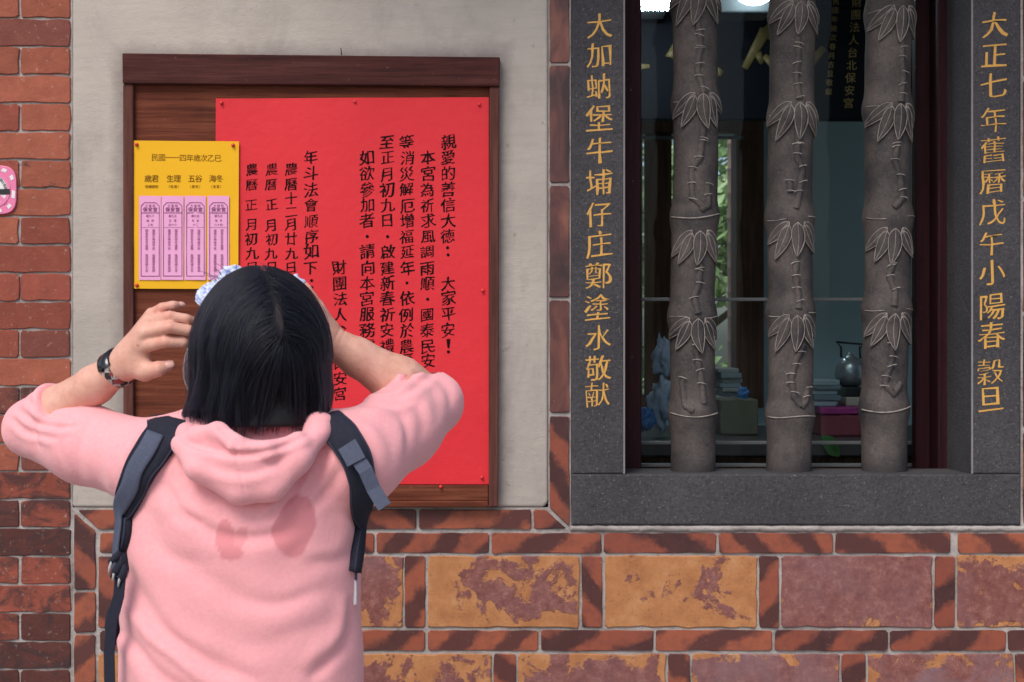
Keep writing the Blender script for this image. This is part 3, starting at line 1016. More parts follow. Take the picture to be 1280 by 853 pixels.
frame_piece('jamb', [(WX0, WT), (WI0, WIT), (WI0, WIB), (WX0, WIB)], [(WX0, WT), (WI0 + 1, WIT), (WI0 + 1, WIB), (WX0, WIB)], DEP, M['stone'])
frame_piece('jamb', [(1215, WIT), (WX1, WT), (WX1, WIB), (1215, WIB)], [(1207, WIT), (WX1, WT), (WX1, WIB), (1207, WIB)], DEP, M['stone'])
frame_piece('sill', [(WX0, WIB + .3), (WX1, WIB + .3), (WX1, WB), (WX0, WB)], [(WX0, WIB + .3), (WX1, WIB + .3), (WX1, WB), (WX0, WB)], DEP, M['stone'])
frame_piece('lintel', [(WX0, WT - 60), (WX1, WT - 60), (WX1, WT - .4), (1215, WIT - .2), (WI0, WIT - .2), (WX0, WT - .4)], [(WX0, WT - 60), (WX1, WT - 60), (WX1, WT - .4), (1207, WIT - .2), (WI0 + 1, WIT - .2), (WX0, WT - .4)], DEP, M['stone'])
# worn pale arrises
b = bmesh.new()
for x0, x1, y in ((779.2, 781.2, YF - .0004), (1214.2, 1216.4, YF - .0004)):
    slab(b, rect(x0, WIT, x1, WIB), y, y + .003)
obj('worn_edge', b, plain('rubbed_stone', (0.22, 0.205, 0.21), 0.7, 0.3, 0.25, 40), win)
a, c = P(WX0, WT - 60.6), P(WX1, PYT)
b = bmesh.new(); box(b, a.x, c.x, 0.0, 0.24, a.z, c.z)
tag(obj('plaster_lintel', b, M['plaster']), 'plaster wall above the stone window, over the top of the picture', 'wall')

def inscription(name, chars, ys, x0, x1, size):
    W = Writing()
    for i, (ch, y) in enumerate(zip(chars, ys)):
        x = x0 + (x1 - x0) * i / (len(chars) - 1)
        for dy, off in ((-0.0006, -0.008),):
            W.put(ch, P(x + rng.uniform(-.8, .8), y, YF + dy), size * S * rng.uniform(.96, 1.04), off=off, brush=0.75, wob=0.03)
    return W.build(name, M['gold'], win)
inscription('gold_inscription', '大加蚋堡牛埔仔庄鄭塗水敬獻'.replace('獻', '献'), [33, 69.5, 109, 149, 189, 229, 269, 306, 345, 385, 422.5, 461, 494], 750, 747, 33)
inscription('gold_inscription', '大正七年舊曆戊午小陽春穀旦', [32, 70, 107, 150, 188, 227.5, 266, 305, 341, 384, 420, 465, 500], 1244, 1238, 33)

YB = 0.095       # axis of the bars
def bamboo(cx0, cx1, rad_px, nodes, clusters, stems, label):
    """cx0/cx1: axis at the top / the foot; rad_px: half width."""
    kpx = S * (D + YB) / D
    w0 = rng.uniform(0, 6)
    def ax(py): return cx0 + (cx1 - cx0) * (py + 100) / 690 + 1.3 * math.sin(py / 62 + w0)
    def R(py):
        r = rad_px * kpx * 0.94
        ds = sorted(nodes)
        best = min(abs(py - n) for n in ds)
        # internode slims toward the middle, flares at each node
        r *= 0.945 + 0.135 * math.exp(-(best / 15.0) ** 2) + 0.012 * min(best / 60, 1)
        return r
    def cz(py): return P(0, py, YB).z
    def surf(px, py, h=0.0):
        """point on the bar's face, px across the drawing"""
        x = (px - ax(py)) * kpx
        r = R(py)
        th = max(-1.35, min(1.35, x / r))
        a = P(ax(py), py, YB)
        return Vector((a.x + math.sin(th) * (r + h), YB - math.cos(th) * (r + h), a.z))
    b = bmesh.new()
    prev = None
    NS, NR = 170, 40
    for i in range(NS + 1):
        py = -100 + (593.2 + 100) * i / NS
        a = P(ax(py), py, YB); r = R(py)
        ring = []
        for k in range(NR):
            t_ = 2 * math.pi * k / NR
            rr = r * (1 + 0.018 * mnoise.noise(Vector((math.cos(t_) * 2 + cx0, math.sin(t_) * 2, a.z * 9))) + 0.006 * mnoise.noise(Vector((math.cos(t_) * 9 + cx0, math.sin(t_) * 9, a.z * 40))))
            ring.append(b.verts.new((a.x + math.sin(t_) * rr, YB - math.cos(t_) * rr, a.z)))
        if prev:
            for k in range(NR):
                f = b.faces.new([prev[k], ring[k], ring[(k + 1) % NR], prev[(k + 1) % NR]]); f.smooth = True
        prev = ring
    bmesh.ops.recalc_face_normals(b, faces=b.faces[:])
    bar = obj('bamboo_bar', b, M['bamboo'], win)
    if label: bar['label'] = label
    lf = bmesh.new()
    ed = bmesh.new()
    def line(pts, r=0.0011, h=0.0028):
        q = [surf(x, y, h) for x, y in pts]
        tube(ed, q, [r * rng.uniform(.55, 1.2) for _ in q], 5)
    # node ridges
    for ny in nodes:
        if ny < -50: continue
        tl = rng.uniform(-3, 3)
        pts = []
        for k in range(17):
            u = -1 + 2 * k / 16
            x = ax(ny) + u * rad_px * 1.22
            pts.append((x, ny + tl * u + 1.6 * math.sin(u * 3 + ny) + 3.0 * (1 - u * u) * 0.5))
        covered = any(abs(ny - c[1]) < 16 for c in clusters)
        if covered:
            line([p for p in pts if p[0] < ax(ny) - rad_px * .28], h=0.001)
            line([p for p in pts if p[0] > ax(ny) + rad_px * .52], h=0.001)
        else:
            line(pts, r=0.0017, h=0.0012)
    # leaves
    for cxx, cyy, sc in clusters:
        for ang, L, w, ox, oy, lift in ((0, 43, 7.2, 0, 1, .0066), (24, 40, 6.6, 9, 4, .0042), (47, 38, 6.8, 9, 0, .0032), (-25, 43, 6.6, -9, 4, .0042), (-50, 43, 7.0, -9, 0, .0032)):
            L *= sc * rng.uniform(.92, 1.06); w *= sc; lift *= 1.35
            ang += rng.uniform(-8, 8)
            a = rad(ang)
            dx, dy = math.sin(a), math.cos(a)
            grid = []
            nt = 11
            ctr, le, re = [], [], []
            for i in range(nt):
                t_ = i / (nt - 1)
                hw = w * (math.sin(math.pi * min(1, t_ ** 0.72)) ** 0.85) + 0.15
                curve = 3.0 * math.sin(math.pi * t_) * (-1 if ang > 0 else 1) * (0 if ang == 0 else 1) * 0.6
                row = []
                for j in range(5):
                    s_ = -1 + j * 0.5
                    x = cxx + ox + dx * L * t_ + dy * (s_ * hw + curve)
                    y = cyy + oy + dy * L * t_ - dx * (s_ * hw + curve) * 0.9
                    hh = lift + 0.0026 * (1 - abs(s_)) - (0.0015 if abs(s_) < .1 else 0) if abs(s_) < .9 else lift * 0.4
                    row.append(lf.verts.new(surf(x, y, hh if abs(s_) < .9 else lift)))
                    if j == 0: le.append((x, y))
                    if j == 4: re.append((x, y))
                    if j == 2: ctr.append((x, y))
                # skirts down to the bar
                grid.append([lf.verts.new(surf(*le[-1], -0.002))] + row + [lf.verts.new(surf(*re[-1], -0.002))])
            for i in range(nt - 1):
                for j in range(6):
                    f = lf.faces.new([grid[i][j], grid[i + 1][j], grid[i + 1][j + 1], grid[i][j + 1]]); f.smooth = True
            line(le, 0.0011, lift + .0004); line(re, 0.0011, lift + .0004); line(ctr, 0.0008, lift + .0010)
    bmesh.ops.recalc_face_normals(lf, faces=lf.faces[:])
    # twigs: a raised segmented stem with pale joints
    for pts, ticks in stems:
        poly = [Vector(p) for p in pts]
        w = 4.3
        fine = []
        for p, q in zip(poly[:-1], poly[1:]):
            for k in range(5): fine.append(p.lerp(q, k / 5))
        fine.append(poly[-1])
        rows = []
        for i, p in enumerate(fine):
            t_ = (fine[min(i + 1, len(fine) - 1)] - fine[max(i - 1, 0)]).normalized()
            nx, ny_ = -t_.y, t_.x
            bul = w * (1 + 0.18 * math.cos(i * 2.1))
            rows.append([lf.verts.new(surf(p.x + nx * bul * s_, p.y + ny_ * bul * s_, h)) for s_, h in ((-1.1, -.003), (-.8, .0038), (0, .0065), (.8, .0038), (1.1, -.003))])
        for i in range(len(rows) - 1):
            for j in range(4):
                f = lf.faces.new([rows[i][j], rows[i + 1][j], rows[i + 1][j + 1], rows[i][j + 1]]); f.smooth = True
        for ty in ticks:
            p = min(fine, key=lambda q: abs(q.y - ty))
            tl = rng.uniform(-1.8, 1.8)
            sx = rng.uniform(-2.5, 2.5)
            line([(p.x + sx + u * 5.2, ty + tl * u - 0.9 * (1 - u * u)) for u in (-1, -.5, 0, .5, 1)], 0.0013, 0.0066)
    bmesh.ops.recalc_face_normals(lf, faces=lf.faces[:])
    obj('leaf_relief', lf, M['bamboo'], bar)
    obj('relief_edge', ed, M['stone_edge'], bar)
bamboo(871, 865, 31, [-90, 8, 130, 272, 396, 517], [(870, -12, 1.12), (874, 121, 1.0), (871, 290, 1.0), (868, 398, 1.0)],
       [([(868, 28), (873, 60), (868, 90), (876, 120)], [44, 50, 64, 66, 85, 100, 115]), ([(876, 165), (872, 200), (861, 215), (862, 250), (878, 262)], [177, 180, 200, 213, 232, 252]),
        ([(881, 232), (884, 258), (872, 265)], [233, 246]), ([(873, 332), (869, 360), (864, 372), (869, 392)], [337, 339, 355, 373]), ([(866, 438), (872, 465), (877, 503)], [431, 450, 462, 479]), ([(849, 474), (852, 505), (863, 512)], [472])],
       None)
bamboo(990, 986.5, 31, [-70, 22, 148, 274, 393, 519], [(995, 8, 1.0), (993, 132, 1.05), (990, 280, 1.0), (990, 394, 1.0)],
       [([(992, 52), (993, 75), (990, 100), (994, 128)], [60, 65, 84, 97, 110, 126]), ([(993, 172), (991, 200), (999, 216), (994, 245), (990, 263)], [183, 184, 196, 211, 230, 242]), ([(982, 228), (983, 243)], [229, 242]),
        ([(991, 320), (989, 345), (993, 370), (993, 386)], [330, 346, 361, 377]), ([(1000, 430), (990, 450), (984, 472), (988, 496), (996, 506)], [440, 455, 467, 478, 490]), ([(1007, 482), (1004, 500), (996, 508)], [484, 495])],
       None)
bamboo(1113, 1105.5, 31.5, [-75, 18, 138, 273, 387, 511], [(1119, 14, 1.0), (1116, 134, 1.05), (1111, 287, 1.0), (1110, 392, 1.0)],
       [([(1121, 56), (1121, 80), (1124, 100), (1119, 132)], [64, 76, 95, 110, 122]), ([(1116, 176), (1112, 205), (1119, 225), (1122, 250), (1110, 262)], [183, 187, 203, 222, 240, 250]),
        ([(1111, 328), (1104, 345), (1112, 365), (1110, 383)], [332, 334, 346, 362]), ([(1109, 432), (1107, 455), (1099, 478), (1110, 492), (1121, 478)], [430, 446, 457, 470, 482])],
       None)

# dark red timber lining behind the bars
b = bmesh.new()
kx = lambda px, y: P(px, 0, y).x
zb, zt = P(0, WIB).z, P(0, WIT).z
box(b, P(WI0, 0).x - .01, kx(800, .20), DEP + .001, .26, zb - .05, zt + .05, 0.004)
box(b, kx(1169, .18), P(1215, 0).x + .03, DEP + .001, .235, zb - .05, zt + .05, 0.004)
box(b, kx(1144, .24), kx(1174, .24), .2352, .275, zb - .05, zt + .05, 0.004)
obj('timber_lining', b, M['maroon'], win)
b = bmesh.new()
za = zb - 0.05
box(b, kx(800, .20) + .0005, kx(1144, .24) - .0005, 0.17, 0.24, za, zb - 0.006, 0.003)
obj('timber_sill', b, M['maroon'], win)

# sliding glazed sash behind
sash = empty('glazed_sash', (P(970, 0).x, 0.285, zb), 'grey aluminium framed glass sash behind the bamboo bars', 'glass sash')
gx0, gx1 = kx(785, .3), kx(1160, .3)
b = bmesh.new()
for y in (374.5, 553.5, 581.5):
    z = P(0, y, .3).z
    box(b, gx0, gx1, .292, .312, z - .004, z + .004, .001)
obj('rail', b, M['alu'], sash)
b = bmesh.new()
box(b, gx0 + .002, gx1 - .002, .3005, .3035, P(0, 592, .3).z, zt)
obj('pane', b, M['glass'], sash)

# ---------------------------------------------------------------- the room behind
X0, X1, YBK = -0.6, 3.0, 2.6
for nm, (x0, x1), lab in (('side_wall', (X0 - .1, X0), 'dim side wall of the room, hidden behind the notice board wall'), ('side_wall', (X1, X1 + .1), 'dim side wall of the room, hidden to the right of the window')):
    b = bmesh.new(); box(b, x0, x1, 0.2402, YBK + .1, 0.002, 3.0)
    tag(obj(nm, b, M['white_wash']), lab, 'wall')
b = bmesh.new(); box(b, X0 - .1, X1 + .1, -0.75, YBK + .3, 3.105, 3.25)
tag(obj('ceiling', b, M['white_wash']), kind='structure')
b = bmesh.new(); box(b, X0, X1, .2402, YBK, 0.0, 0.004)
tag(obj('floor', b, M['paving']), kind='structure')
# back wall: teal to the right, a window with dark timber to the left
def kz(py, y): return P(0, py, y).z
yb_ = YBK
bw = empty('back_wall', ((X0 + X1) / 2, YBK, 0), 'teal painted back wall of the dim room seen between the right hand bars', 'wall')
b = bmesh.new()
ox0, ox1, oz0, oz1 = kx(770, yb_), kx(931, yb_), kz(494, yb_), kz(168, yb_)
box(b, X0, ox0, yb_, yb_ + .12, 0.004, 3.1)
box(b, ox1, X1, yb_, yb_ + .12, 0.004, 3.1)
box(b, ox0, ox1, yb_, yb_ + .12, 0.004, oz0)
box(b, ox0, ox1, yb_, yb_ + .12, oz1, 3.1)
obj('painted_wall', b, M['teal'], bw)
fw = empty('garden_window', (ox0, YBK, oz0), 'dark timber framed window in the back wall, open to a sunlit garden', 'window')
b = bmesh.new()
box(b, kx(918, yb_), kx(952, yb_), yb_ - .06, yb_ + .1, oz0 - .05, oz1, .004)
box(b, kx(770, yb_), kx(952, yb_), yb_ - .06, yb_ + .1, oz1 + .0005, oz1 + .10, .004)
box(b, kx(770, yb_), kx(917.5, yb_), yb_ - .05, yb_ + .1, oz0 - .05, oz0, .004)
obj('frame', b, M['dark_wood'], fw)
b = bmesh.new(); box(b, kx(806, yb_), kx(839, yb_), yb_ - .02, yb_ + .05, oz0 + .001, oz1 - .001, .004)
obj('timber_panel', b, M['dark_wood'], fw)
b = bmesh.new(); box(b, kx(798, yb_), kx(803, yb_), yb_ - .01, yb_ + .02, oz0 + .001, oz1 - .001, .002)
obj('pale_mullion', b, M['alu'], fw)
b = bmesh.new(); z = kz(172, yb_ - .07); box(b, kx(775, yb_), kx(926, yb_), yb_ - .085, yb_ - .061, z - .008, z + .004, .002)
obj('curtain_track', b, M['alu'], fw)

# hanging black plaque with gilt characters
yp = 1.7
pq = empty('hanging_plaque', P(960, 60, yp), 'black lacquered plaque with gilt characters hanging in the dim room', 'plaque')
b = bmesh.new()
box(b, kx(760, yp), kx(1200, yp), yp, yp + .05, kz(150, yp), kz(11, yp) , .006)
box(b, kx(1018, yp), kx(1200, yp), yp, yp + .05, kz(11, yp) + .0005, kz(-90, yp), .004)
obj('panel', b, M['lacquer'], pq)
W = Writing(); kk = S * (D + yp) / D
W2 = Writing()
for i, ch in enumerate('財團法人台北保安宮'): W.put(ch, P(1071 - 1.3 * i, 3 + 15.8 * i, yp - .003), 13 * kk, off=0.0, brush=.3)
for i, ch in enumerate('民國年歲次春月吉旦敬獻'): W2.put(ch, P(1045 - 0.9 * i, 2 + 11.3 * i, yp - .003), 8.5 * kk)
M['gilt'] = plain('dull_gilt', (0.30, 0.20, 0.07), 0.6)
W.build('gilt_lettering', M['gilt'], pq); W2.build('gilt_lettering', M['gilt'], pq)
for pts, r in (([(931, 86), (944, 62), (954, 44), (964, 32)], [.012, .017, .02, .012]), ([(947, 66), (953, 80)], [.014, .008]), ([(948, 40), (966, 46)], [.018, .014]), ([(798, 84), (812, 83)], [.012, .007]), ([(845, 56), (838, 70), (833, 68)], [.012, .014, .008]), ([(893, 88), (903, 93)], [.016, .013]), ([(955, 70), (975, 88)], [.01, .02]), ([(850, 90), (880, 40)], [.01, .02]), ([(1030, 60), (1000, 95)], [.012, .02])):
    b = bmesh.new()
    tube(b, [P(x, y, yp - .001) for x, y in pts], r, 10)
    for v in b.verts: v.co.y = yp - .001 + (v.co.y - yp + .001) * .35
    obj('gilt_stroke', b, M['gold_dim'], pq)

# ceiling lights that are on
lt = empty('ceiling_light', P(820, 0, 1.3), 'lit white louvred ceiling light at the top left of the stone window', 'ceiling light')
yl = 1.3
b = bmesh.new(); box(b, kx(798, yl), kx(838, yl), yl, yl + .07, kz(7.5, yl), kz(0, yl), .002)
obj('diffuser', b, emit('lit_lamp', (0.85, 0.95, 1.0), 110.0), lt)
b = bmesh.new(); box(b, kx(796, yl), kx(840, yl), yl - .01, yl + .3, kz(-.5, yl), kz(-4, yl), .002)
for i in range(7): box(b, kx(800 + 6 * i, yl), kx(802 + 6 * i, yl), yl + .001, yl + .04, kz(12, yl), kz(7.8, yl))
obj('housing', b, M['alu'], lt)
lt2 = empty('ceiling_light', P(940, 0, 1.3), 'lit round white ceiling light on a grey tray, at the top between two bamboo bars', 'ceiling light')
b = bmesh.new(); lathe(b, P(943, -8, yl), (0, 0, -1), [(-.02, .055), (0, .06), (.02, .05), (.032, .03), (.036, 0.005)])
obj('diffuser', b, emit('lit_globe', (0.8, 0.95, 1.0), 7.0), lt2)
b = bmesh.new(); box(b, kx(888, yl), kx(968, yl), yl + .07, yl + .2, kz(10, yl), kz(-20, yl), .006)
obj('tray', b, M['alu'], lt2)

# counter with clutter
yc0, yc1 = 0.42, 1.15
ctop = kz(549, 0.5)
b = bmesh.new()
box(b, kx(760, .5), kx(1190, .9), yc0 + .03, yc1, 0.004, ctop - .041, .004)
ct = tag(obj('counter', b, M['dark_wood']), 'dark wooden counter under the window, heaped with papers and bags', 'counter')
b = bmesh.new(); box(b, kx(755, .5), kx(1195, .9), yc0, yc1 + .02, ctop - .04, ctop, .004)
obj('counter_top', b, plain('dark_counter_top', (0.05, 0.04, 0.045), 0.4), ct)

def heap(name, px, y, w, d, n, th, mats, label, cat, z0=None, jit=.012):
    """A pile of n flat sheets or folders."""
    z = ctop if z0 is None else z0
    b = bmesh.new()
    for i in range(n):
        dx, dy = rng.uniform(-jit, jit), rng.uniform(-jit, jit)
        t_ = th * rng.uniform(.75, 1.25)
        x = kx(px, y) + dx
        box(b, x - w / 2, x + w / 2, y - d / 2 + dy, y + d / 2 + dy, z + .0005, z + t_, min(.003, t_ / 3), mi=i % len(mats))
        z += t_
    o = obj(name, b, mats)
    tag(o, label, cat)
    return z
pale = plain('pale_blue_paper', (0.30, 0.38, 0.42), 0.8, 0.2, 0.1)
pale2 = plain('grey_paper', (0.42, 0.42, 0.42), 0.8, 0.2, 0.1)
heap('paper_stack', 905, .95, .06, .2, 12, .016, [pale, pale2], 'tall stack of pale papers before the garden window', 'paper stack')
def cardboard(px, y, w, d, h, mat, label, name='cardboard_box'):
    b = bmesh.new(); x = kx(px, y)
    box(b, x - w / 2, x + w / 2, y - d / 2, y + d / 2, ctop + .0005, ctop + h, .004)
    box(b, x - .012, x + .012, y - d / 2 - .001, y + d / 2 + .001, ctop + h * .35, ctop + h + .001)
    return tag(obj(name, b, mat), label, 'box')
cardboard(919, .75, .105, .15, .098, plain('olive_card', (0.16, 0.15, 0.11), 0.8), 'olive cardboard box on the counter between the left two bars')
# right hand pile
x_ = 1046
zt1 = None
cardboard(1046, .72, .13, .2, .058, plain('maroon_card', (0.24, 0.05, 0.075), 0.7), 'flat maroon box at the bottom of the pile by the right bar')
z1 = heap('folder', 1046, .72, .135, .21, 1, .016, [plain('magenta_folder', (0.34, 0.03, 0.20), 0.5)], 'magenta folder lying on the flat maroon box', 'folder', z0=ctop + .0595, jit=.002)
heap('cloth_pile', 1027, .74, .075, .14, 5, .0135, [pale, plain('blue_grey_cloth', (0.15, 0.21, 0.25), .9)], 'pile of folded blue grey cloths on the magenta folder', 'cloth pile', z0=z1)
z2 = heap('white_carton', 1064, .76, .058, .12, 2, .022, [plain('cream_card', (0.42, 0.40, 0.34), .8), M['black']], 'small white carton under the round kettle', 'carton', z0=z1, jit=.003)
kt = empty('kettle', (kx(1063, .76), .76, z2), 'round grey metal kettle with a dark raised handle, beside the right bar', 'kettle')
b = bmesh.new(); lathe(b, (kx(1063, .76), .76, z2), (0, 0, 1), [(0.0005, .02), (.004, .028), (.02, .040), (.04, .044), (.06, .040), (.078, .028), (.086, .012), (.09, .009), (.096, .006)])
obj('body', b, plain('brushed_tin', (0.34, 0.38, 0.42), 0.3, 0.5, 0.1, Metallic=0.6), kt)
b = bmesh.new(); c = Vector((kx(1063, .76), .76, z2))
tube(b, [c + Vector(p) for p in ((-.026, 0, .082), (-.026, 0, .112), (-.04, 0, .126), (.05, 0, .118), (.026, 0, .112), (.028, 0, .08))], .0032)
obj('handle', b, M['black'], kt)
# green leaf shaped fan under the folder, a strip of leaf plant
b = bmesh.new()
pts = [P(1026, 546, .41), P(1034, 552, .405), P(1042, 561, .40), (P(1049, 570, .41))]
for i, (p, w) in enumerate(zip(pts, (.004, .014, .016, .003))):
    pass
vv = []
for p, w in zip(pts, (.004, .014, .016, .003)):
    vv.append([b.verts.new(p + Vector((w * .8, 0, w))), b.verts.new(p + Vector((0, -.004, 0))), b.verts.new(p + Vector((-w * .8, 0, -w)))])
for i in range(3):
    for j in range(2):
        b.faces.new([vv[i][j], vv[i + 1][j], vv[i + 1][j + 1], vv[i][j + 1]])
bmesh.ops.solidify(b, geom=b.faces[:], thickness=.0015)
tag(obj('leaf', b, plain('green_leaf', (0.05, 0.16, 0.04), .5), smooth=True), 'long green leaf drooping over the edge of the counter', 'leaf')

def bag(px, py, y, w, h, mat, label, hang=True):
    b = bmesh.new()
    bmesh.ops.create_icosphere(b, subdivisions=4, radius=1)
    c = P(px, py, y)
    sd_ = rng.uniform(0, 99)
    for v in b.verts:
        n_ = mnoise.noise(v.co * 1.6 + Vector((sd_, 0, 0))) * .55 + abs(mnoise.noise(v.co * 3.5 + Vector((0, sd_, 0)))) * .45 - .1
        taper = 1 - (.45 * max(0, v.co.z) if hang else 0.1 * max(0, -v.co.z))
        q = v.co * (1 + n_ - .1)
        v.co = Vector((q.x * w / 2 * taper, q.y * w * .35 * taper, q.z * h / 2)) + c
    return tag(obj('plastic_bag', b, mat, smooth=True), label, 'plastic bag')
wb = plain('white_plastic_bag', (0.42, 0.48, 0.60), 0.35, 0.5, 0.15, 20, 0.3, 0.004)
bb = plain('blue_plastic_bag', (0.06, 0.22, 0.55), 0.35, 0.5, 0.15, 20, 0.3, 0.004)
bag(829, 447, .62, .065, .115, wb, 'white plastic bag hanging upper of two beside the left bamboo bar')
bag(826, 505, .60, .07, .14, wb, 'crumpled white plastic bag standing lower, beside the left bamboo bar', False)
bag(804, 524, .58, .055, .075, bb, 'bright blue plastic bag on the counter by the dark timber lining', False)
bag(929, 492, .75, .035, .04, bb, 'small blue bundle on top of the olive cardboard box', False)

# the garden beyond
def leafy(x, y, z0, hgt, w, n, mat, label, name, seed):
    r = random.Random(seed)
    root = empty(name, (x, y, 0), label, 'tree')
    b = bmesh.new()
    tube(b, [(x, y, -0.01), (x + .05, y, z0 * .6), (x - .03, y, z0 + hgt * .3), (x + .1, y, z0 + hgt * .7)], [.09, .075, .05, .02], 8)
    for k in range(7):
        a = r.uniform(0, 6.28); zz = z0 + hgt * r.uniform(.0, .5)
        tube(b, [(x, y, zz), (x + math.cos(a) * w * .3, y + math.sin(a) * w * .3, zz + .3), (x + math.cos(a) * w * .5, y + math.sin(a) * w * .45, zz + .5)], [.03, .02, .008], 5)
    obj('trunk', b, plain('bark', (0.16, 0.11, 0.08), .9), root)
    b = bmesh.new()
    cl = [(r.gauss(0, .42) * w, r.gauss(0, .35) * w, r.uniform(0, hgt)) for _ in range(34)]
    for i in range(n):
        cx_, cy_, cz_ = r.choice(cl)
        c = Vector((x + cx_ + r.gauss(0, .13), y + cy_ + r.gauss(0, .13), z0 + cz_ + r.gauss(0, .13)))
        d = Vector((r.gauss(0, 1), r.gauss(0, 1), r.gauss(-.4, .7))).normalized()
        s_ = d.orthogonal().normalized(); s_.rotate(Matrix.Rotation(r.uniform(0, 6.28), 3, d))
        L, w_ = r.uniform(.07, .14), r.uniform(.018, .032)
        q = [b.verts.new(c), b.verts.new(c + d * L * .5 + s_ * w_), b.verts.new(c + d * L), b.verts.new(c + d * L * .5 - s_ * w_)]
        b.faces.new(q)
    obj('crown', b, mat, root)
t = NT('garden_leaves')
col = t.ramp(t.noise(t.coords(), 3, 3), [(0.3, (0.15, 0.28, 0.09)), (0.5, (0.32, 0.46, 0.20)), (0.7, (0.55, 0.62, 0.40))])
M['leaf'] = t.done(col, 0.5, None, 0.4, Transmission_Weight=0.0)
leafy(1.15, 6.6, .3, 2.8, 1.3, 15000, M['leaf'], 'leafy green garden tree seen small through the room and its far window', 'garden_tree', 3)
leafy(1.9, 8.5, .3, 3.6, 2.2, 15000, M['leaf'], 'denser green tree behind the nearer garden tree, beyond the far window', 'garden_tree', 5)
yp_ = 3.6
b = bmesh.new()
zz = [0.0]
prof = [(-.005, .019)]
while zz[0] < 3.4:
    zz[0] += .115
    prof += [(zz[0] - .004, .019), (zz[0], .0225), (zz[0] + .005, .019)]
lathe(b, (kx(914.5, yp_), yp_, 0), (0, 0, 1), prof, 12)
tag(obj('bamboo_pole', b, plain('pinkish_pole', (0.42, 0.26, 0.20), .7)), 'slim pinkish jointed pole standing just outside the far window', 'pole')

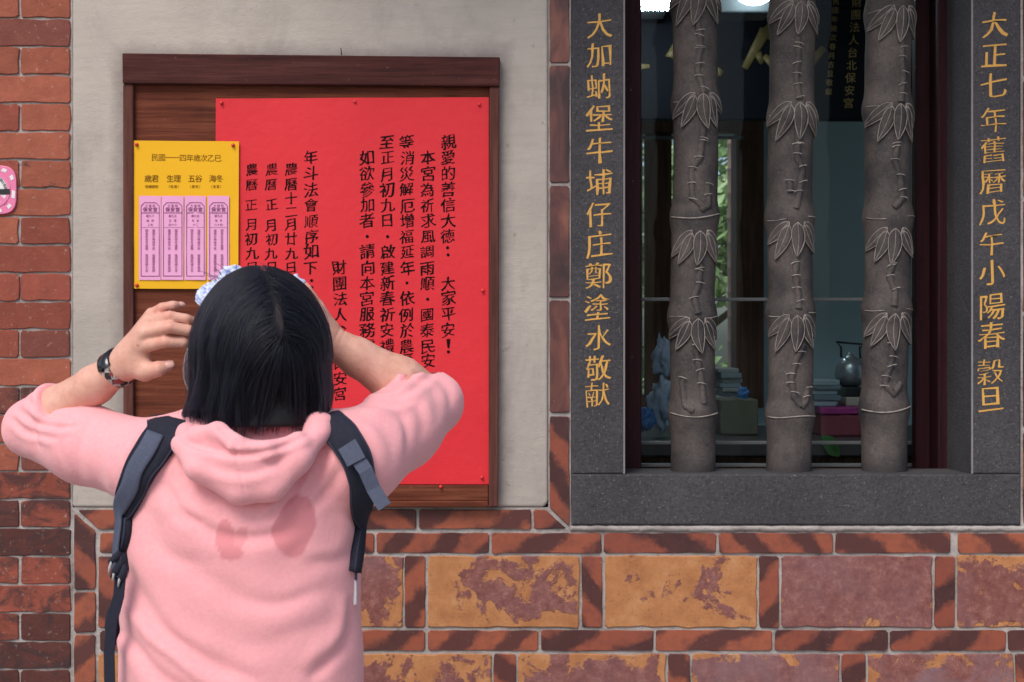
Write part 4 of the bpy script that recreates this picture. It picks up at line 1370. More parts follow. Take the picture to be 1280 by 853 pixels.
# ---------------------------------------------------------------- signed distance modelling for the person
class Field:
    def __init__(s, lo, hi, h):
        s.lo = np.array(lo, float); s.h = h
        s.n = np.ceil((np.array(hi) - s.lo) / h).astype(int) + 1
        s.F = np.full(s.n, 1.0, np.float32)
    def win(s, lo, hi):
        i0 = np.clip(np.floor((np.array(lo) - s.lo) / s.h).astype(int), 0, s.n - 1)
        i1 = np.clip(np.ceil((np.array(hi) - s.lo) / s.h).astype(int) + 1, 1, s.n)
        if np.any(i1 <= i0): return None
        ax = [(s.lo[k] + s.h * np.arange(i0[k], i1[k])).astype(np.float32) for k in range(3)]
        sl = tuple(slice(a, b) for a, b in zip(i0, i1))
        return sl, np.meshgrid(*ax, indexing='ij', sparse=True)
    def merge(s, sl, d, k, sub=False):
        a = s.F[sl]
        if sub:
            s.F[sl] = np.maximum(a, -d) if k <= 0 else -s._smin(-a, d, k)
        else:
            s.F[sl] = s._smin(a, d.astype(np.float32), k)
    @staticmethod
    def _smin(a, b, k):
        if k <= 0: return np.minimum(a, b)
        h = np.clip(0.5 + 0.5 * (a - b) / k, 0, 1)
        return a * (1 - h) + b * h - k * h * (1 - h)
    def cone(s, a, b, ra, rb, k=0.008, cut=None, sub=False, flat=None):
        a, b = np.array(a, float), np.array(b, float)
        m = max(ra, rb) + k + 4 * s.h
        w = s.win(np.minimum(a, b) - m, np.maximum(a, b) + m)
        if w is None: return
        sl, (X, Y, Z) = w
        ab = b - a
        L2 = max(ab @ ab, 1e-12)
        dx, dy, dz = X - a[0], Y - a[1], Z - a[2]
        t = np.clip((dx * ab[0] + dy * ab[1] + dz * ab[2]) / L2, 0, 1)
        ex, ey, ez = dx - t * ab[0], dy - t * ab[1], dz - t * ab[2]
        d = np.sqrt(ex * ex + ey * ey + ez * ez) - (ra + t * (rb - ra))
        if cut is not None:
            c, n = np.array(cut[0]), np.array(cut[1])
            d = np.maximum(d, (X - c[0]) * n[0] + (Y - c[1]) * n[1] + (Z - c[2]) * n[2])
        s.merge(sl, d, k, sub)
    def chain(s, pts, rs, k=0.006):
        for p, q, r0, r1 in zip(pts[:-1], pts[1:], rs[:-1], rs[1:]):
            s.cone(p, q, r0, r1, k)
    def ell(s, c, r, rot=None, k=0.01, sub=False, fn=None):
        c = np.array(c, float); r = np.array(r, float)
        m = r.max() + k + 4 * s.h
        w = s.win(c - m, c + m)
        if w is None: return
        sl, (X, Y, Z) = w
        dx, dy, dz = X - c[0], Y - c[1], Z - c[2]
        if rot is not None:
            R = np.array(rot, float)     # rows are the ellipsoid's axes
            u = [dx * R[i, 0] + dy * R[i, 1] + dz * R[i, 2] for i in range(3)]
        else:
            u = [dx, dy, dz]
        k0 = np.sqrt((u[0] / r[0]) ** 2 + (u[1] / r[1]) ** 2 + (u[2] / r[2]) ** 2)
        k1 = np.sqrt((u[0] / r[0] ** 2) ** 2 + (u[1] / r[1] ** 2) ** 2 + (u[2] / r[2] ** 2) ** 2) + 1e-6
        d = k0 * (k0 - 1) / k1
        if fn is not None: d = np.maximum(d, fn(X, Y, Z))
        s.merge(sl, d, k, sub)
    def loft(s, lev, k=0.01, p=2.3):
        """lev: rows of z, cx, cy, rx, ry, bottom to top."""
        L = np.array(lev, float)
        lo = [(L[:, 1] - L[:, 3]).min() - .05, (L[:, 2] - L[:, 4]).min() - .05, L[0, 0] - .04]
        hi = [(L[:, 1] + L[:, 3]).max() + .05, (L[:, 2] + L[:, 4]).max() + .05, L[-1, 0] + .04]
        w = s.win(lo, hi)
        sl, (X, Y, Z) = w
        g = [np.interp(Z, L[:, 0], L[:, i]).astype(np.float32) for i in range(1, 5)]
        q = (np.abs((X - g[0]) / g[2]) ** p + np.abs((Y - g[1]) / g[3]) ** p) ** (1 / p)
        d = (q - 1) * np.minimum(g[2], g[3])
        d = np.maximum(d, np.maximum(L[0, 0] - Z, Z - L[-1, 0]))
        s.merge(sl, d, k)
    def mesh(s, smooth=1):
        F = s.F
        ins = F < 0
        nx, ny, nz = F.shape
        c = [ins[i:nx - 1 + i, j:ny - 1 + j, k:nz - 1 + k] for i in (0, 1) for j in (0, 1) for k in (0, 1)]
        cnt = sum(x.astype(np.uint8) for x in c)
        act = (cnt > 0) & (cnt < 8)
        I = np.argwhere(act)
        idx = np.full(act.shape, -1, np.int64); idx[act] = np.arange(len(I))
        acc = np.zeros((len(I), 3)); num = np.zeros(len(I))
        offs = [(i, j, k) for i in (0, 1) for j in (0, 1) for k in (0, 1)]
        val = {o: F[I[:, 0] + o[0], I[:, 1] + o[1], I[:, 2] + o[2]] for o in offs}
        for o in offs:
            for a in range(3):
                if o[a] == 0:
                    p = list(o); p[a] = 1; p = tuple(p)
                    v0, v1 = val[o], val[p]
                    cr = (v0 < 0) != (v1 < 0)
                    t = np.where(cr, v0 / np.where(cr, v0 - v1, 1), 0)
                    pos = np.tile(np.array(o, float), (len(I), 1)); pos[:, a] += t
                    acc[cr] += pos[cr]; num[cr] += 1
        V = s.lo + s.h * (I + acc / num[:, None])
        Q = []
        for a in range(3):
            A = np.moveaxis(ins, a, 0)
            ch = A[:-1] != A[1:]
            e = np.argwhere(ch)
            b_, c_ = [x for x in range(3) if x != a]
            # grid edge from e along axis a; cells around: subtract in the two other axes
            G = np.zeros((len(e), 3), int); G[:, a] = e[:, 0]; G[:, b_] = e[:, 1]; G[:, c_] = e[:, 2]
            ok = (G[:, b_] > 0) & (G[:, c_] > 0) & (G[:, b_] < act.shape[b_]) & (G[:, c_] < act.shape[c_])
            G = G[ok]
            q = []
            for db, dc in ((0, 0), (-1, 0), (-1, -1), (0, -1)):
                H = G.copy(); H[:, b_] += db; H[:, c_] += dc
                q.append(idx[H[:, 0], H[:, 1], H[:, 2]])
            q = np.stack(q, 1)
            start_in = ins[G[:, 0], G[:, 1], G[:, 2]]
            flip = start_in if a != 1 else ~start_in
            q[~flip] = q[~flip][:, ::-1]
            Q.append(q)
        Q = np.concatenate(Q)
        for _ in range(smooth):
            acc = np.zeros_like(V); num = np.zeros(len(V))
            for i in range(4):
                np.add.at(acc, Q[:, i], V[Q[:, (i + 1) % 4]]); np.add.at(num, Q[:, i], 1)
                np.add.at(acc, Q[:, i], V[Q[:, (i - 1) % 4]]); np.add.at(num, Q[:, i], 1)
            V = V * 0.4 + 0.6 * acc / num[:, None]
        return V, Q

def vnormals(V, Q):
    n = np.cross(V[Q[:, 2]] - V[Q[:, 0]], V[Q[:, 3]] - V[Q[:, 1]])
    N = np.zeros_like(V)
    for i in range(4): np.add.at(N, Q[:, i], n)
    return N / (np.linalg.norm(N, axis=1)[:, None] + 1e-12)

def np_mesh(name, V, Q, mat, parent, attrs=None):
    me = bpy.data.meshes.new(name)
    me.vertices.add(len(V)); me.vertices.foreach_set('co', V.astype(np.float32).ravel())
    me.loops.add(Q.size); me.loops.foreach_set('vertex_index', Q.astype(np.int32).ravel())
    me.polygons.add(len(Q)); me.polygons.foreach_set('loop_start', np.arange(0, Q.size, 4, dtype=np.int32))
    me.update(calc_edges=True)
    me.validate()
    for k, v in (attrs or {}).items():
        a = me.attributes.new(k, 'FLOAT', 'POINT'); a.data.foreach_set('value', v.astype(np.float32))
    return link_mesh(name, me, mat, parent, smooth=True)

def vnoise(V, f, seed=0):
    return np.array([mnoise.noise(Vector((a * f[0] + seed, b * f[1], c * f[2]))) for a, b, c in V])

PERS = empty('person', (P(310, 0, -1.27).x, -1.27, 0.0), 'person seen from behind in a pink hoodie, hands raised to the head before the notices', 'person')

# joints
SL, EL, WL = P(190, 580, -1.29), P(40, 536, -1.17), P(151, 459, -1.26)
SR, ER, WR = P(446, 574, -1.29), P(541, 504, -1.12), P(411, 425, -1.17)
HC = P(327, 417, -1.285)
yaw, pit = rad(22), rad(35)
HF = Vector((-math.sin(yaw) * math.cos(pit), math.cos(yaw) * math.cos(pit), math.sin(pit)))
HR = HF.cross(Vector((0, 0, 1))).normalized()
HU = HR.cross(HF).normalized()
HROT = [HR[:], HF[:], HU[:]]
def hd(r, f, u): return HC + HR * r + HF * f + HU * u
NB = P(312, 555, -1.27)

# --- body: one skin surface, head, neck, trunk, arms, hands
B = Field((-0.84, -1.45, 0.74), (-0.02, -0.98, 1.66), 0.0026)
B.loft([(0.76, -0.408, -1.26, .16, .105), (0.98, -0.408, -1.26, .155, .10), (1.2, -0.408, -1.27, .15, .095), (1.31, -0.408, -1.27, .13, .085), (1.36, -0.405, -1.27, .08, .07)], .02)
B.cone(NB, hd(0, -.02, -.06), .062, .054, .03)
B.ell(HC, (.072, .092, .084), HROT, .02)
B.ell(hd(0, .035, -.06), (.056, .062, .062), HROT, .03)
B.cone(hd(0, .094, -.012), hd(0, .112, -.040), .009, .014, .012)     # nose
B.cone(hd(-.012, .094, -.073), hd(.012, .094, -.073), .008, .008, .006)  # lips
B.ell(hd(0, .085, -.105), (.022, .018, .016), HROT, .02)
B.cone(hd(-.04, .078, .018), hd(.04, .078, .018), .012, .012, .014)   # brow
for sx in (-1, 1):
    B.ell(hd(sx * .078, -.002, -.025), (.010, .018, .030), HROT, .008)
    B.ell(hd(sx * .031, .096, -.003), (.014, .008, .008), HROT, .004, sub=True)
def arm(Sh, E_, W_, r_e, r_w):
    B.cone(Sh, E_, .052, .040, .02)
    m = E_.lerp(W_, .33)
    B.cone(E_, m, r_e * .92, r_e, .012)
    B.cone(m, E_.lerp(W_, .72), r_e, r_w * 1.22, .012)
    B.cone(E_.lerp(W_, .72), W_, r_w * 1.22, r_w, .012)
B.cone(P(300, 566, -1.27), SL, .07, .055, .02); B.cone(P(300, 566, -1.27), SR, .07, .055, .02)
arm(SL, EL, WL, .0355, .0235)
arm(ER.lerp(SR, .98), ER, WR, .0405, .0240)
tips = []     # fingertip, direction, up: for the nails
flush = []
def finger(pts, rs):
    pts = [Vector(p) for p in pts]
    B.chain(pts, [r * .965 for r in rs], .0022)
    tips.append((pts[-1], (pts[-1] - pts[-2]).normalized(), rs[-1]))
    flush.append(pts[-1]); flush.append(pts[1])
# left hand: back toward the viewer, fingers reaching right to the hair
MC = {'i': P(176, 433, -1.290), 'm': P(180, 416, -1.296), 'r': P(185, 403, -1.288), 'p': P(190, 393, -1.272)}
wr = WL
B.cone(wr, P(162, 452, -1.275), .0235, .021, .01)
for kf, r in (('i', .0125), ('m', .012), ('r', .0115), ('p', .0105)):
    st = wr.lerp(MC[kf], .25)
    B.cone(st, MC[kf], .018, r, .010)
B.cone(P(165, 444, -1.274), P(180, 420, -1.278), .018, .013, .01)
finger([MC['i'], P(207, 427.5, -1.309), P(229, 428, -1.303), P(243, 430.5, -1.291)], [.0116, .0096, .0086, .0070])
finger([MC['m'], P(212, 409.5, -1.314), P(235, 413, -1.307), P(250, 417.5, -1.293)], [.0116, .0096, .0086, .0071])
finger([MC['r'], P(212, 395.5, -1.304), P(233, 399, -1.300), P(245, 403, -1.288)], [.0108, .0090, .0080, .0067])
finger([MC['p'], P(203, 385, -1.288), P(216, 382, -1.286), P(226, 382, -1.276)], [.0096, .0082, .0072, .0060])
B.cone(P(163, 456, -1.272), P(181, 465, -1.286), .019, .0142, .010)
B.cone(P(172, 440, -1.28), P(182, 463, -1.286), .014, .012, .012)
finger([P(181, 465, -1.286), P(198, 461, -1.298), P(211.5, 457.5, -1.294)], [.0142, .0122, .0088])
# right hand: lies along the far side of the head, fingers on the headband
MR = {'i': P(397, 386, -1.195), 'm': P(396, 383, -1.175), 'r': P(394, 383, -1.155), 'p': P(391, 386, -1.138)}
for kf, r in (('i', .0125), ('m', .012), ('r', .0115), ('p', .0105)):
    B.cone(WR.lerp(MR[kf], .2), MR[kf], .019, r, .010)
finger([MR['i'], P(383, 363, -1.195), P(369, 354, -1.185), P(359, 352, -1.17)], [.0112, .0096, .0085, .007])
finger([MR['m'], P(380, 360, -1.168), P(364, 352, -1.158), P(352, 351, -1.147)], [.0112, .0096, .0085, .007])
finger([MR['r'], P(379, 362, -1.145), P(365, 356, -1.132), P(355, 356, -1.12)], [.0105, .009, .008, .0066])
finger([MR['p'], P(379, 369, -1.125), P(369, 366, -1.112), P(362, 367, -1.10)], [.0095, .0082, .0072, .006])
finger([P(402, 412, -1.15), P(392, 402, -1.122), P(382, 394, -1.108)], [.016, .0125, .009])
V, Q = B.mesh(2)
fl = np.zeros(len(V))
for p in flush:
    d = np.linalg.norm(V - np.array(p), axis=1)
    fl = np.maximum(fl, np.exp(-(d / .011) ** 2))
N = vnormals(V, Q)
# creases at the knuckles and the wrist
def crease(V, N, c, axis, w, amp, rad_):
    d = V - np.array(c)
    t = d @ np.array(axis)
    rr = np.linalg.norm(d - np.outer(t, np.array(axis)), axis=1)
    return -amp * np.exp(-(t / w) ** 2) * (rr < rad_)
axr = (WR - ER).normalized()
disp = crease(V, N, WR - axr * .004, axr, .0022, .0012, .05) + crease(V, N, WR - axr * .013, axr, .002, .0006, .05)
axl = (MC['m'] - WL).normalized()
disp += .0007 * vnoise(V, (55, 55, 55)) * (V[:, 2] > 1.2)
V = V + N * disp[:, None]
np_mesh('body', V, Q, M['skin'], PERS, {'flush': fl})
del B
# nails
for p, d, r in tips[:5]:
    back = Vector((0.15, -1, .45))
    up = (back - d * back.dot(d)).normalized()
    sd_ = d.cross(up).normalized()
    b = bmesh.new()
    g = []
    for i in range(7):
        u = i / 6
        row = []
        for j in range(7):
            v_ = -1 + j / 3
            wd = r * .78 * (1 - .25 * max(0, (u - .6) / .4) ** 2 - .2 * max(0, (.3 - u) / .3) ** 2)
            q = p + d * (r * (-.75 + 1.65 * u)) + sd_ * (wd * v_) + up * (r * (1.0 - .40 * v_ * v_ - .22 * max(0, u - .35) * 1.5) + .0001)
            row.append(b.verts.new(q))
        g.append(row)
    for i in range(6):
        for j in range(6):
            f = b.faces.new([g[i][j], g[i + 1][j], g[i + 1][j + 1], g[i][j + 1]])
    bmesh.ops.recalc_face_normals(b, faces=b.faces[:])
    bmesh.ops.solidify(b, geom=b.faces[:], thickness=.0006)
    obj('fingernail', b, M['nail'], PERS, smooth=True)
eye_m = plain('eye_white', (0.75, 0.72, 0.7), .2, .5, .03)
iris_m = plain('dark_iris', (0.03, 0.018, 0.012), .2, .5, .03)
for sx in (-1, 1):
    b = bmesh.new()
    bmesh.ops.create_uvsphere(b, u_segments=20, v_segments=14, radius=.0118)
    c = hd(sx * .031, .084, -.003)
    for v in b.verts: v.co = v.co + c
    for f in b.faces:
        f.material_index = 1 if (f.calc_center_median() - c).normalized().dot(HF) > .9 else 0
    obj('eye', b, [eye_m, iris_m], PERS, smooth=True)

# --- trousers and shoes (below the frame, so that she stands on the ground)
Tf = Field((-0.66, -1.48, 0.0), (-0.16, -1.0, 0.98), 0.008)
Tf.loft([(0.74, -0.408, -1.26, .172, .118), (0.93, -0.408, -1.26, .165, .11)], .02)
for sx in (-1, 1):
    hip = Vector((-.408 + sx * .085, -1.26, .80)); kn = Vector((-.408 + sx * .095, -1.25, .45)); an = Vector((-.408 + sx * .10, -1.27, .07))
    Tf.cone(hip, kn, .092, .066, .03); Tf.cone(kn, an, .066, .052, .02)
V, Q = Tf.mesh(1)
np_mesh('trousers', V, Q, plain('dark_denim', (0.02, 0.028, 0.05), .85, .2, .2, 60), PERS)
for sx in (-1, 1):
    Sf = Field((-.408 + sx * .10 - .07, -1.36, -.005), (-.408 + sx * .10 + .07, -1.0, .14), .004)
    Sf.cone((-.408 + sx * .10, -1.285, .045), (-.408 + sx * .115, -1.09, .036), .045, .038, .01)
    Sf.cone((-.408 + sx * .10, -1.275, .06), (-.408 + sx * .10, -1.27, .095), .045, .045, .02)
    sl, (X, Y, Z) = Sf.win(Sf.lo, Sf.lo + Sf.h * Sf.n)
    Sf.F = np.maximum(Sf.F, (0.001 - Z)[..., :Sf.F.shape[2]]).astype(np.float32)
    V, Q = Sf.mesh(1)
    np_mesh('shoe', V, Q, M['white'], PERS)

# --- hoodie
H = Field((-0.88, -1.52, 0.74), (0.0, -0.98, 1.45), 0.0038)
cxm = P(300, 0, -1.27).x
H.loft([(.76, cxm, -1.262, .186, .130), (.90, cxm, -1.262, .184, .128), (1.02, cxm + .001, -1.262, .182, .126), (1.17, cxm + .003, -1.266, .177, .122), (1.26, cxm + .008, -1.27, .172, .118), (1.315, cxm + .012, -1.27, .160, .106), (1.350, cxm + .012, -1.270, .128, .088), (1.368, cxm + .012, -1.262, .090, .072)], .02, 2.35)
H.cone(P(275, 553, -1.275), SL, .066, .060, .03)
H.cone(P(345, 553, -1.275), SR, .066, .064, .03)
def sleeve(Sh, E_, cuff, rs):
    mid = Sh.lerp(E_, .55)
    H.cone(Sh, mid, rs[0], rs[1], .025)
    H.cone(mid, E_, rs[1], rs[2], .02)
    n = (cuff - E_).normalized()
    H.cone(E_, cuff + n * .05, rs[2], rs[3], .012, cut=(cuff, n))
    return n
CL, CR = P(74, 509, -1.205), P(489, 471, -1.137)
nl = sleeve(SL, EL, CL, (.062, .058, .045, .040))
nr = sleeve(SR, ER, CR, (.070, .063, .0475, .0455))
V, Q = H.mesh(2)
N = vnormals(V, Q)
xs, zs, ys = V[:, 0], V[:, 2], V[:, 1]
# drawing coordinates of every vertex (for placing the folds and the sweat marks)
k_ = S * (D + ys) / D
PX, PYY = xs / k_ + 640, 426.5 - (zs - EYE) / k_
back = np.clip(-N[:, 1] * 2 + .2, 0, 1)
def polydist(pts, seg=12):
    """Signed distance in drawing units to a smooth curve, and position along it 0..1."""
    P_ = np.array(pts, float)
    # catmull rom
    if len(P_) > 2:
        E_ = np.vstack([2 * P_[0] - P_[1], P_, 2 * P_[-1] - P_[-2]])
        C_ = []
        for i in range(len(P_) - 1):
            p0, p1, p2, p3 = E_[i:i + 4]
            for t in np.linspace(0, 1, seg, endpoint=False):
                C_.append(.5 * ((2 * p1) + (-p0 + p2) * t + (2 * p0 - 5 * p1 + 4 * p2 - p3) * t * t + (-p0 + 3 * p1 - 3 * p2 + p3) * t ** 3))
        C_.append(P_[-1]); P_ = np.array(C_)
    best = np.full(len(PX), 1e9); sg = np.zeros(len(PX)); al = np.zeros(len(PX))
    n = len(P_) - 1
    for i in range(n):
        a, b = P_[i], P_[i + 1]; ab = b - a; L = ab @ ab + 1e-9
        t = np.clip(((PX - a[0]) * ab[0] + (PYY - a[1]) * ab[1]) / L, 0, 1)
        dx, dy = PX - a[0] - t * ab[0], PYY - a[1] - t * ab[1]
        d = np.hypot(dx, dy)
        m = d < best
        best[m] = d[m]; sg[m] = np.sign(ab[0] * dy - ab[1] * dx)[m]; al[m] = ((i + t) / n)[m]
    return best * sg, al
disp = np.zeros(len(V))
WARP = 1.1 * vnoise(V, (14, 14, 14), 21)
WARP2 = vnoise(V, (10, 10, 10), 40)
def fold(pts, w, amp, both=False):  # warped a little so that no crease is regular
    """A crease with a roll of cloth beside it."""
    global disp
    d, al = polydist(pts)
    d = d + WARP * w
    w = w * (1 + .35 * WARP2)
    taper = np.clip(np.minimum(al, 1 - al) * 5, 0, 1) ** .7
    prof = -1.0 * np.exp(-(d / w) ** 2) + .85 * np.exp(-((d - 1.9 * w) / (1.3 * w)) ** 2) + (.5 if both else .25) * np.exp(-((d + 1.9 * w) / (1.3 * w)) ** 2)
    disp += amp * prof * taper * np.clip(-N[:, 1] * 3 + .6, 0, 1)
# back: sagging folds
fold([(150, 690), (190, 770), (250, 825), (330, 856)], 9, .0062)
fold([(146, 780), (190, 838), (240, 875)], 8, .005)
fold([(152, 735), (200, 800), (268, 848)], 6, .003)
fold([(447, 745), (432, 800), (385, 850)], 8, .0055)
fold([(180, 655), (240, 720), (330, 752), (420, 735)], 13, .0026, True)
fold([(165, 620), (200, 680), (260, 715)], 10, .0024, True)
fold([(220, 640), (262, 668), (320, 676), (372, 650)], 9, .0034, True)
fold([(430, 572), (412, 610), (385, 640)], 7, .003, True)
fold([(408, 552), (400, 590), (375, 625)], 6, .0028, True)
fold([(380, 575), (360, 622), (330, 655)], 6, .0025, True)
fold([(205, 600), (222, 640), (250, 660)], 7, .0028, True)
fold([(455, 640), (430, 690), (380, 715)], 10, .0022, True)
fold([(430, 760), (350, 800), (260, 800)], 15, .0018, True)
# sleeves: rings of creases
for c in ([(160, 530), (148, 575), (152, 622)], [(140, 525), (122, 570), (128, 612)], [(118, 520), (100, 560), (106, 600)], [(96, 515), (74, 545), (82, 586)], [(70, 520), (44, 540), (52, 566)], [(176, 545), (170, 590), (178, 630)]):
    fold(c, rng.uniform(4, 7), rng.uniform(.0010, .0024), True)
for c in ([(30, 497), (60, 518), (104, 522)], [(18, 510), (52, 530), (100, 534)], [(12, 522), (36, 540), (74, 548)]):
    fold(c, 3.6, .0034)
for c in ([(428, 520), (452, 545), (468, 590)], [(440, 508), (474, 532), (492, 585)], [(456, 498), (500, 520), (512, 570)], [(472, 490), (522, 508), (530, 550)], [(500, 476), (540, 492), (548, 530)], [(522, 462), (556, 482), (566, 508)]):
    fold(c, rng.uniform(4.5, 8), rng.uniform(.0012, .0026), True)
for c in ([(458, 492), (495, 482), (528, 458)], [(462, 502), (505, 492), (545, 468)], [(450, 505), (480, 508), (520, 498)]):
    fold(c, 3.8, .0036)
# cloth is never quite smooth
disp += .0022 * vnoise(V, (9, 9, 9), 3) + .0011 * vnoise(V, (24, 24, 16), 9)
# hem at the cuffs
for c, n_ in ((CL, nl), (CR, nr)):
    d = (V - np.array(c)) @ np.array(n_)
    near = np.linalg.norm(V - np.array(c), axis=1) < .075
    disp += near * (.0016 * np.exp(-((d + .006) / .005) ** 2) - .0022 * np.exp(-((d + .018) / .003) ** 2))
V2 = V + N * disp[:, None]
nz = vnoise(V, (30, 30, 30), 4) * 9 + vnoise(V, (75, 75, 75), 8) * 4
def blot(cx_, cy_, rx, ry, ang):
    a = rad(ang)
    dx, dy = PX - cx_, PYY - cy_
    u, w_ = (dx * math.cos(a) + dy * math.sin(a)) / rx, (-dx * math.sin(a) + dy * math.cos(a)) / ry
    r = np.sqrt(u * u + w_ * w_) + nz / 60
    return np.clip((1.0 - r) / .07 + .5, 0, 1)
sweat = np.maximum.reduce([blot(368, 658, 25, 40, 18), .85 * blot(281, 672, 11, 22, 0), .9 * blot(290, 692, 15, 9, 0), .6 * blot(300, 673, 8, 16, 20)]) * (N[:, 1] < 0)
hood_parent = np_mesh('hoodie', V2, Q, M['fabric'], PERS, {'sweat': sweat})
HV, HQ = V2.copy(), Q.copy()
BV = BVHTree.FromPolygons([tuple(v) for v in HV], [tuple(q) for q in HQ])
del H

# hood, lying on the upper back
G = Field((-0.60, -1.56, 1.20), (-0.24, -1.20, 1.46), 0.0030)
def hp(x, y, yy): return P(x, y, yy)
# the hanging pouch
G.ell(hp(308, 574, -1.386), (.076, .027, .040), None, .02)
G.ell(hp(312, 596, -1.400), (.050, .025, .034), None, .025)
G.cone(hp(226, 556, -1.372), hp(250, 586, -1.398), .015, .016, .02)
G.cone(hp(250, 586, -1.398), hp(300, 615, -1.403), .016, .013, .02)
G.cone(hp(300, 615, -1.403), hp(340, 612, -1.402), .013, .013, .015)
G.cone(hp(340, 612, -1.402), hp(372, 574, -1.395), .013, .015, .02)
G.cone(hp(372, 574, -1.395), hp(400, 542, -1.36), .015, .016, .02)
# roll round the neck
G.chain([hp(232, 555, -1.34), hp(246, 546, -1.37), hp(272, 540, -1.395), (hp(296, 553, -1.415))], [.014, .015, .014, .010], .008)
G.chain([hp(300, 560, -1.415), hp(335, 562, -1.415), hp(372, 555, -1.39), hp(402, 545, -1.33)], [.010, .012, .014, .014], .008)
G.cone(hp(312, 540, -1.385), hp(350, 542, -1.38), .018, .018, .008, sub=True)
G.cone(hp(236, 548, -1.33), hp(270, 545, -1.24), .024, .024, .02); G.cone(hp(400, 535, -1.33), hp(370, 545, -1.24), .024, .024, .02)
V, Q = G.mesh(2)
N = vnormals(V, Q)
k_ = S * (D + V[:, 1]) / D
PX, PYY = V[:, 0] / k_ + 640, 426.5 - (V[:, 2] - EYE) / k_
disp = np.zeros(len(V))
WARP = .5 * vnoise(V, (14, 14, 14), 21)
WARP2 = vnoise(V, (10, 10, 10), 40)
fold([(293, 552), (298, 585), (308, 622)], 2.0, .0016, True)          # centre seam
fold([(224, 548), (255, 560), (300, 568), (345, 562), (395, 540)], 4.5, .0034)
fold([(240, 570), (275, 588), (312, 592), (350, 580)], 6, .0022)
fold([(270, 534), (290, 548), (300, 560)], 4, .004)
disp += .0022 * vnoise(V, (22, 22, 22), 5)
np_mesh('hood', V + N * disp[:, None], Q, M['fabric'], hood_parent, {'sweat': np.zeros(len(V))})
del G

# ---------------------------------------------------------------- hair
EC = HC + Vector((0.000, 0, 0.0))
ER_ = np.array((.0885, .108, .0955))            # half axes of the hair dome (right, front, up)
HM = np.array([HR[:], HF[:], HU[:]])
def to_px(W_):
    k = S * (D + W_[..., 1]) / D
    return W_[..., 0] / k + 640, 426.5 - (W_[..., 2] - EYE) / k
def zbot(px):
    return np.interp(px, [225, 238, 262, 285, 310, 345, 375, 395, 408, 418, 432], [500, 512, 518, 529, 538, 543, 540, 530, 516, 500, 480])
def flare(W_):
    """Below the dome the bob hangs a little wider, fuller at its left."""
    py = to_px(W_)[1]
    b = np.clip((py - 365) / 110, 0, 1.15)
    sx = W_[..., 0] - EC.x
    W_ = W_.copy()
    W_[..., 0] += np.sign(sx) * np.clip(np.abs(sx) / .07, 0, 1) ** 1.5 * b ** 1.2 * np.where(sx < 0, .0185, .015)
    W_[..., 1] += np.where(W_[..., 1] < EC.y, -.010, 0) * b
    return W_
PART = np.array([[.06, -.80, .58], [.03, -.62, .78], [.0, -.30, .95], [.0, .20, .97], [.0, .55, .82]])
PSEG = np.vstack([PART[i] + (PART[i + 1] - PART[i]) * t for i in range(4) for t in np.linspace(0, 1, 24)])
# under-layer: one dark mass so that no light comes through
Hh = Field((-0.56, -1.48, 1.30), (-0.20, -1.10, 1.66), 0.0035)
Hh.ell(EC, ER_ * .965, HM, .01, fn=lambda X, Y, Z: ((X - HC.x) * HF.x + (Y - HC.y) * HF.y + (Z - HC.z) * HF.z) - .045)
Hh.loft([(P(0, 532, -1.31).z, EC.x + .004, -1.322, .070, .050), (P(0, 500, -1.31).z, EC.x + .002, -1.306, .084, .062), (P(0, 450, -1.31).z, EC.x, -1.292, .080, .072), (P(0, 410, -1.31).z, EC.x, -1.28, .070, .070)], .02, 2.2)
V, Q = Hh.mesh(3)
q_ = (V - np.array(EC)) @ HM.T / ER_
pd = np.sqrt(((q_[:, None, :] - PSEG[None, 4:34]) ** 2).sum(2).min(1))
hair_under = NT('hair_mass')
sc_ = hair_under.n('Attribute', {'attribute_name': 'parting'}).outputs['Fac']
M['hair_mass'] = hair_under.done(hair_under.mix(sc_, (0.006, 0.0065, 0.009), (0.17, 0.13, 0.13)), .6, None, .3)
hair = np_mesh('hair', V, Q, M['hair_mass'], PERS, {'parting': np.clip(1.3 - pd / .08, 0, 1) * .32})
del Hh

def comb(d, lift, r):
    """Grow strands from scalp directions d: away from the parting, round the dome, then hanging."""
    n = len(d)
    R = ER_[None, :] + lift[:, None]
    q = d * R
    D2 = ((d[:, None, :] - PSEG[None]) ** 2).sum(2)
    near = PSEG[D2.argmin(1)]
    g = HM @ np.array((0, 0, -1.0))
    t = d - near
    t /= np.linalg.norm(t, axis=1)[:, None] + 1e-6
    t = t + .12 * r.normal(size=t.shape) + .25 * g
    steps, L = 46, .0078
    out = np.zeros((n, steps, 3))
    for s_ in range(steps):
        out[:, s_] = q
        nrm = q / (R ** 2); nrm /= np.linalg.norm(nrm, axis=1)[:, None]
        onit = (((q / R) ** 2).sum(1) < 1.06)
        t = t - nrm * ((t * nrm).sum(1) * onit)[:, None]
        t /= np.linalg.norm(t, axis=1)[:, None] + 1e-9
        t = t * .87 + g * .13
        t /= np.linalg.norm(t, axis=1)[:, None]
        q = q + t * L
        k = np.sqrt(((q / R) ** 2).sum(1))
        q = np.where((k < 1)[:, None], q / k[:, None], q)
    return flare(out @ HM + np.array(EC))

def scalp_dirs(n, r, gap):
    d = r.normal(size=(n * 4, 3)); d /= np.linalg.norm(d, axis=1)[:, None]
    keep = ~((d[:, 1] > .50) & (d[:, 2] < .72)) & (d[:, 2] > -.55)
    pdist = np.sqrt(((d[:, None, :] - PSEG[None]) ** 2).sum(2).min(1))
    keep &= pdist > gap * r.uniform(.1, 1.25, len(d))
    return d[keep][:n]

